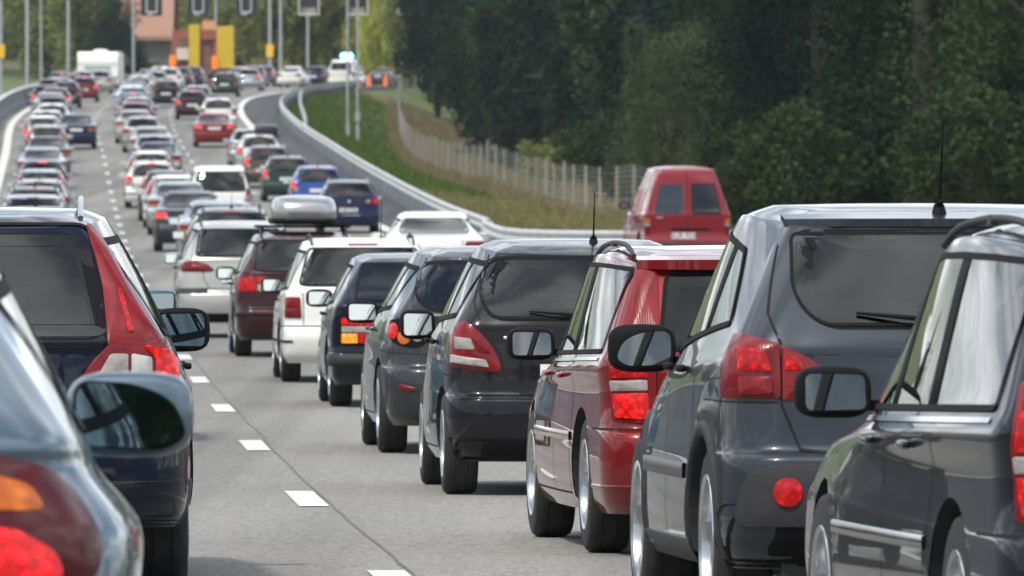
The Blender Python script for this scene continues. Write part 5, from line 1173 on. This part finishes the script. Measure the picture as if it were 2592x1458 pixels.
# middle lane
for (k, c, x, D, lb, li) in [
    ('w', 'steel', 588, 188, 'blue-roofed estate with a diamond-shaped aerial foot behind the silver people carrier', ''), ('s', 'iced', 556, 222, 'pale blue saloon with a red strip lamp behind the blue-roofed estate', 'h'), ('s', 'steel', 482, 254, 'grey-blue saloon with its left lamp glowing orange-red', 'l'),
    ('s', 'iced', 455, 286, 'silver saloon directly beyond the grey-blue saloon', ''), ('t', 'white', 440, 300, 'white estate with tall red lamp columns in the middle lane', ''), ('t', 'maroon', 425, 313, 'dark red estate with tall lamps left of the white people carrier', ''), ('w', 'white', 385, 338, 'white estate with left lamp and high brake lamp lit in the middle lane', 'lh'), ('t', 'white', 382, 362, 'white estate with orange-red lamp columns beyond the braking white estate', ''),
    ('s', 'navy', 400, 382, 'dark blue saloon roof in the middle lane queue', ''), ('h', 'iced', 392, 396, 'pale blue hatchback in the middle lane queue', ''), ('s', 'silver', 385, 415, 'silver saloon with dark rear glass and wing mirror in the middle lane', ''), ('h', 'silver', 362, 438, 'silver hatchback with red left lamp in the middle lane', ''),
    ('s', 'beige', 343, 459, 'beige saloon in the middle lane queue', ''), ('h', 'red', 345, 482, 'red hatchback roof between pale cars in the middle lane', ''), ('h', 'blue', 335, 522, 'bright blue hatchback with brake lamps lit in the middle lane', 'rh'), ('w', 'teal', 338, 546, 'teal estate roof in the middle lane queue', ''),
    ('s', 'silver', 336, 576, 'silver saloon near the top of the middle lane queue', ''), ('w', 'white', 352, 622, 'white estate with red side lamps near the crest', ''), ('h', 'silver', 392, 668, 'silver hatchback near the crest left of the dark orange truck', ''), ('w', 'white', 425, 705, 'white estate near the crest left of the road truck', ''), ('h', 'maroon', 452, 715, 'dark maroon hatchback near the crest beside the road truck', 'l'), ('w', 'navy', 482, 722, 'navy estate directly left of the road truck', '')]:
    far_car(k, c, x, D, lb, li)
r = far_car('m', 'white', 557, 290, 'white people carrier with a wide dark rear window in the middle of the traffic', '', cat='people carrier')
# right lane
for (k, c, x, D, lb, li) in [
    ('s', 'white', 1104, 182, 'white saloon with dark rear glass alone near the guard rail bend', ''),
    ('w', 'blue', 806, 325, 'bright blue estate directly beyond the navy estate', 'l'), ('w', 'green', 729, 350, 'dark green estate with left lamp lit in the right lane', 'l'), ('w', 'brown', 679, 373, 'brown estate with left lamp lit in the right lane', 'l'), ('w', 'white', 657, 396, 'white estate carrying the black roof box', 'l'), ('h', 'iced', 634, 408, 'pale hatchback left of the roof box car in the right lane', ''),
    ('s', 'red', 543, 450, 'crimson saloon alone in the right lane with pale number plate', 'lr'), ('w', 'white', 553, 495, 'white estate with dark rear end behind the crimson saloon', ''), ('h', 'maroon', 487, 532, 'dark red hatchback with high brake lamp lit left of the white estate', 'lh'), ('w', 'silver', 500, 556, 'silver estate roof behind the dark red hatchback', ''),
    ('w', 'black', 420, 590, 'black estate with pale number plate between the middle and right lanes', ''), ('w', 'green', 568, 652, 'dark green estate with tall red lamps below the road truck', ''), ('h', 'iced', 628, 700, 'silver-blue hatchback with two lamps lit right of the dark green estate', 'rh'), ('w', 'teal', 664, 765, 'teal estate with a pale roof near the crest', 'r')]:
    far_car(k, c, x, D, lb, li)
for (k, c, x, D, lb, li) in [
    ('h', 'white', 118, 456, 'white hatchback roof squeezed between tall-lamp estates in the left lane', ''), ('s', 'silver', 128, 524, 'silver saloon below the dark red hatchback near the left barrier', 'r'), ('h', 'red', 140, 545, 'red hatchback roof just below the wine red estate', 'r'), ('w', 'iced', 150, 612, 'pale estate between the wine red estate and the bright red hatchback', 'l'), ('h', 'dgrey', 175, 640, 'charcoal hatchback with high brake lamp lit near the left barrier', 'h'),
    ('w', 'iced', 350, 498, 'pale estate roof beyond the red roof in the middle lane', ''), ('h', 'maroon', 340, 508, 'maroon hatchback with lit lamps under the bright blue hatchback', 'lr'), ('s', 'white', 332, 560, 'white saloon roof near the teal estate', ''), ('h', 'teal', 340, 594, 'teal hatchback near the top of the middle lane', ''), ('w', 'silver', 360, 642, 'silver estate near the crest beyond the white estate', 'r'),
    ('h', 'iced', 375, 690, 'pale hatchback at the crest in the middle lane', ''), ('w', 'white', 402, 728, 'white estate at the crest left of the navy estate', ''), ('s', 'black', 440, 742, 'black saloon at the crest just left of the road truck', ''), ('s', 'silver', 600, 735, 'silver saloon at the crest right of the road truck', 'r'), ('h', 'red', 640, 758, 'red hatchback at the crest beside the teal estate', 'l'), ('h', 'maroon', 128, 604, 'maroon hatchback with two lit lamps close to the left barrier', 'lr')]:
    far_car(k, c, x, D, lb, li)
far_car('s', 'white', 730, 742, 'white saloon turning right on the crest', '', yaw=-.16); far_car('h', 'navy', 792, 775, 'dark blue hatchback between the turning white saloon and the police car', '', yaw=-.25)
far_car('s', 'grey', 955, 800, 'small grey saloon beyond the police car among orange cones', '', yaw=-.3)
# navy estate (right lane), with its plate and emblem
NAVYW = dict(L=4.77, W=1.82, H=1.50, ro=.98, wb=2.71, wr=.325, zb=.99, zbt=.58, yb=.10, yt=.42, yws=3.5, yrf=2.7, hb=.86, ht=.60, rl=.24, rh=.16, rwp=[(-.62, 1.04), (.62, 1.04), (.54, 1.40), (-.54, 1.40)], rwr=.05,
    side=sidew((.5, .6, 3.3, 2.6), (1.0, .95), (1.36, 1.37), [(1.4, .08), (2.2, .08)]), rails=(.6, 2.6, .06), railm='alloy', badge=.90, ptext='URF 824', plate=(-.02, .665), wiper=(0, 1.02, -.2, 1.05), strips=gseams[:1] + [('trim_script', 'x', [(-.2, .52), (.32, .515)], .022, .008, 'chrome')],
    lights=[dict(n='tail_light', m='a', p=[(.42, .83), (.86, .83), (.88, .93), (.78, .975), (.46, .965)], mat='red', r=.04, o=.01, b=.014, sub=[('brake_light', ellipse(.76, .90, .07, .058, 20), 'redhot', .01), ('reversing_light', ellipse(.54, .90, .05, .045, 20), 'whitelens', .01)])])
r = make_car('estate_car', NAVYW, NAVY, 'r', detail=False); put(r, 'navy blue estate with round lit tail lamp and silver emblem in the right lane', 'car', None, xc=884, D=290)
roof_box('black roof box on a white estate in the right lane', px(672, 396), 397, g(397) + 1.52, .045, paint((.02, .022, .03), .3), M['trim'], Wb=.95, Hb=.42)
# red high-roof van
VAN = dict(L=4.7, W=1.86, H=2.08, ro=.9, wb=2.8, wr=.33, zb=1.10, zbf=1.05, zbt=.55, yb=.05, yt=.22, yws=3.7, yrf=2.6, hb=.905, ht=.60, rl=.08, rh=.07, taper_r=.01, bow=.02, tk=.5, arch=.02, ht_=.6,
    rwp=[(.09, 1.06), (.72, 1.06), (.58, 1.69), (.09, 1.69)], rwr=.05, side=sidew((2.4, 2.5, 3.6, 3.1), (1.12, 1.08), (1.62, 1.6), [(3.0, .05)], .1), glass='dglass', plate=(-.10, .60), ptext='SUR 924', psize=(.52, .13), zmir=1.22, mbody=False,
    strips=[('door_gap', 'x', [(0, 1.98), (0, .6)], .016, .004, 'seam'), ('door_edge', 'x', [(.80, 1.1), (.76, 1.5), (.62, 1.95)], .012, .004, 'seam', 'both'), ('body_rib', 'L', [(.5, 1.60), (2.3, 1.60)], .04, .015, 'body'), ('body_rib', 'L', [(.9, 1.55), (.9, .9)], .03, .015, 'body'), ('body_rib', 'L', [(1.4, 1.55), (1.4, .9)], .03, .015, 'body'), ('body_rib', 'L', [(1.9, 1.55), (1.9, .9)], .03, .015, 'body'), ('bumper_band', 'a', [(-1.1, .38), (1.1, .38)], .14, .03, 'plastic'), ('handle_bar', 'x', [(-.35, .74), (.45, .74)], .05, .012, 'trim'), ('script', 'x', [(-.68, .98), (-.52, .98)], .018, .008, 'chrome')],
    patches=[('left_door_window', 'x', [(-.72, 1.06), (-.09, 1.06), (-.09, 1.69), (-.58, 1.69)], .05, .004, 0, 'vglass')],
    lights=[dict(n='tail_light', m='a', p=[(.80, .62), (.92, .62), (.92, .96), (.80, .96)], mat='redw', r=.01, o=.008, b=.008, sub=[('indicator_light', [(.80, .88), (.91, .88), (.91, .95), (.80, .95)], 'amber', .008), ('reversing_light', [(.80, .80), (.91, .80), (.91, .865), (.80, .865)], 'whitelens', .008)])])
M['vglass'] = simple('van_window_glass', (.02, .025, .03), .03, coat=1)
r = make_car('van', VAN, VANRED, False, detail=False); put(r, 'red high-roofed van with two rear windows and a pale number plate near the guard rail', 'van', None, xc=1742, D=232, yaw=.13); r.scale = (1.07, 1.07, 1.07)
# police van with blue lamp
POL = dict(L=4.9, W=1.92, H=1.92, ro=.95, wb=2.9, wr=.33, zb=1.12, zbf=1.05, zbt=.55, yb=.06, yt=.26, yws=3.8, yrf=2.9, hb=.93, ht=.70, rl=.12, rh=.1, rwp=[(-.72, 1.18), (.72, 1.18), (.64, 1.68), (-.64, 1.68)], rwr=.06,
    side=sidew((.5, .55, 3.7, 2.9), (1.15, 1.1), (1.66, 1.64), [(1.5, .1), (2.6, .1)], .1), glass='dglass', zmir=1.2, strips=gseams[:1] + [('blue_stripe', 'L', [(.2, .85), (3.8, .85)], .16, .006, 'polblue'), ('blue_stripe', 'Rt', [(.2, .85), (3.8, .85)], .16, .006, 'polblue')],
    patches=[('blue_square', 'x', [(.40, .92), (.78, .92), (.78, 1.13), (.46, 1.13)], .01, .006, 0, 'polblue'), ('yellow_square', 'a', [(-1.0, .32), (-.8, .32), (-.8, .5), (-1.0, .5)], .01, .006, 0, 'hiv')], lights=std_lights(.76, .94, .72, 1.05))
M['polblue'] = simple('blue_foil', (.02, .09, .42), .4); M['hiv'] = simple('yellow_foil', (.55, .65, .05), .4)
POL['lights'][0]['mat'] = 'amber'
r = make_car('police_van', POL, WHITE, False, detail=False); put(r, 'white and blue police van with its blue roof lamp flashing on the crest', 'van', None, xc=862, D=742, yaw=-.20); r.scale = (1.06, 1.06, 1.06)
M['blulamp'] = simple('blue_beacon', (.3, .6, 1), .3, emit=(.12, .6, 1), es=12, var=0)
m = MB(); m.rbox((.25, .9, 2.12), (.85, .3, .42), e=3); m.build('blue_light', M['blulamp'], r, ang=50); m = MB(); m.box((-.25, .9, 1.96), (.7, .25, .1)); m.build('light_bar', M['plastic'], r)
# caravan
def caravan():
    D = 690.; X = px(247, D); W_, Hc, Lc = 2.75, 2.55, 6.0; root = empty('caravan', (X, D, g(D) + .55)); root.rotation_euler = (0, 0, -.03); tag(root, 'white touring caravan with a wide rear window and raised roof vent in the left lane', 'caravan')
    pw = simple('caravan_white', (.78, .79, .76), .35, var=.03)
    V = []; F = []; prof = [(.0, .35), (-.05, .9), (0, 1.6), (.10, 2.2), (.30, Hc), (3, Hc + .05), (Lc-.5, Hc), (Lc, 1.8), (Lc + .1, .8), (Lc, .35)]
    for sx in (-1, 1):
        for k in (1.0, .97):
            for (y, z) in prof: V.append((sx * W_/2 * (1.0 if k < 1 else .985), Lc/2 + (y - Lc/2) * (k if k < 1 else 1), 1.4 + (z - 1.4) * (k if k < 1 else 1)))
    n = len(prof)  # rings: left-outer(0), left-inner(1), right-outer(2), right-inner(3)
    for i in range(n):
        j = (i+1) % n; F += [(i, j, 2*n+j, 2*n+i), (n+i, n+j, j, i), (2*n+i, 2*n+j, 3*n+j, 3*n+i)]
    F += [tuple(n+i for i in range(n)), tuple(3*n+i for i in reversed(range(n)))]
    mk('body', V, F, pw, root, sm=False)
    m = MB(); m.box((0, -.06, 1.28), (1.75, .05, .72)); wq = m.build('rear_window', simple('caravan_window', (.32, .40, .38), .15, var=.05), root)
    m = MB(); m.box((0, -.05, 1.28), (1.95, .04, .9)); m.build('window_frame', pw, root)
    m = MB(); m.box((0, -.07, 1.78), (W_*.96, .05, .035)); m.box((0, -.07, .82), (W_*.96, .05, .03)); m.build('trim_line', M['plastic'], root)
    m = MB(); m.rbox((.1, 1.6, Hc + .06), (1.0, .9, .26), e=3); m.build('roof_vent', pw, root, ang=50)
    for sg in (-1, 1):
        m = MB(); m.box((sg * 1.1, -.04, .52), (.32, .06, .14)); m.build('tail_light', M['red'], root)
        m = MB(); m.lathe_x([(-.09, .2), (-.09, .33), (.09, .33), (.09, .2)], (sg * (W_/2 - .25), 2.9, .33)); m.build('wheel', M['rubber'], root)
    m = MB(); m.box((0, 3, .28), (1.9, 5.4, .12)); m.build('chassis', M['inner'], root); root.location.z = g(D) + .15; return root
caravan()
# road works truck with opened yellow doors
def road_truck():
    D = 745.; s_ = FPX / D; X = px(515, D); root = empty('road_truck', (X, D, g(D) - .4)); tag(root, 'tall red-brown road works truck with open yellow rear panels and orange lamps on the crest', 'truck')
    f = lambda x: px(x, D) - X; z = lambda y: pz(y, D) - (g(D) - .4)
    rb = simple('red_brown_paint', (.30, .09, .06), .6, var=.15, scale=1.5); ye = simple('yellow_panel', (.58, .40, .02), .55, var=.08, scale=1.5); br = simple('dark_load', (.16, .10, .10), .8, var=.2, scale=1.5); orr = simple('orange_lamp', (.9, .22, .02), .4, emit=(1, .2, .02), es=.35); wt = simple('white_board', (.62, .58, .48), .6); tn = simple('tan_box', (.62, .33, .14), .7)
    def bx(nm, xa, xb, ya, yb_, y0, dp, mt): m = MB(); m.box(((f(xa)+f(xb))/2, y0 + dp/2, (z(ya)+z(yb_))/2), (abs(f(xb)-f(xa)), dp, abs(z(ya)-z(yb_)))); return m.build(nm, mt, root)
    bx('cargo_body', 436, 550, 76, 215, .6, 6.5, rb); bx('opening', 513, 533, 100, 238, .45, .2, br); bx('frame_post', 505, 513, 96, 240, .3, .3, rb); bx('frame_post', 540, 549, 96, 240, .3, .3, rb)
    bx('yellow_panel', 478, 505, 62, 172, 0, .08, ye); bx('yellow_panel', 549, 592, 66, 172, 0, .08, ye); bx('header_beam', 505, 549, 78, 100, .2, .4, rb); bx('roof_box_panel', 512, 544, 52, 76, .2, 1.2, tn)
    bx('white_board', 447, 477, 121, 151, .2, .2, wt); bx('dark_hatch', 452, 476, 96, 119, .4, .22, br); bx('orange_lamp', 429, 444, 140, 170, .0, .2, orr); bx('orange_lamp', 536, 551, 142, 175, -.15, .15, orr); bx('tail_board', 450, 600, 174, 186, .1, .3, br)
    for xx in (455, 575): 
        m = MB(); m.lathe_x([(-.15, .2), (-.15, .5), (.15, .5), (.15, .2)], (f(xx), 1.4, .5)); m.build('wheel', M['rubber'], root)
road_truck()
def cone(xp, D, lb):
    X = px(xp, D); root = empty('traffic_cone', (X, D, g(D) + .0)); tag(root, lb, 'traffic cone', 'orange traffic cones'); V = []
    m = MB(); m.tube([(0, 0, .03), (0, 0, 1.0)], [.24, .05], 12); m.build('cone', simple('cone_orange', (.8, .16, .03), .5), root, sm=True, ang=50); m = MB(); m.box((0, 0, .02), (.6, .6, .05)); m.build('base', M['plastic'], root)
    m = MB(); m.tube([(0, 0, .5), (0, 0, .68)], [.148, .112], 12); m.build('white_band', M['line'], root)
for xp, D, lb in [(918, 770, 'orange traffic cone right beside the police van'), (934, 775, 'orange traffic cone between the police van and the grey saloon'), (976, 765, 'orange traffic cone at the right end beyond the grey saloon')]: cone(xp, D, lb)

# ------------------------------------------------------------ haze
hm = bpy.data.materials.new('haze_air'); hm.use_nodes = True; hn = hm.node_tree; hn.nodes.clear()
ho = N(hn, 'ShaderNodeOutputMaterial'); hv = N(hn, 'ShaderNodeVolumePrincipled'); hv.inputs['Color'].default_value = (.86, .93, 1, 1); hv.inputs['Density'].default_value = .00006; hv.inputs['Anisotropy'].default_value = .2
hn.links.new(hv.outputs[0], ho.inputs['Volume'])
m = MB(); m.box((0, 900, 40), (1300, 2800, 100)); o = m.build('haze', hm); o['kind'] = 'stuff'; o['label'] = 'thin summer haze over the far road and trees'; o['category'] = 'haze'
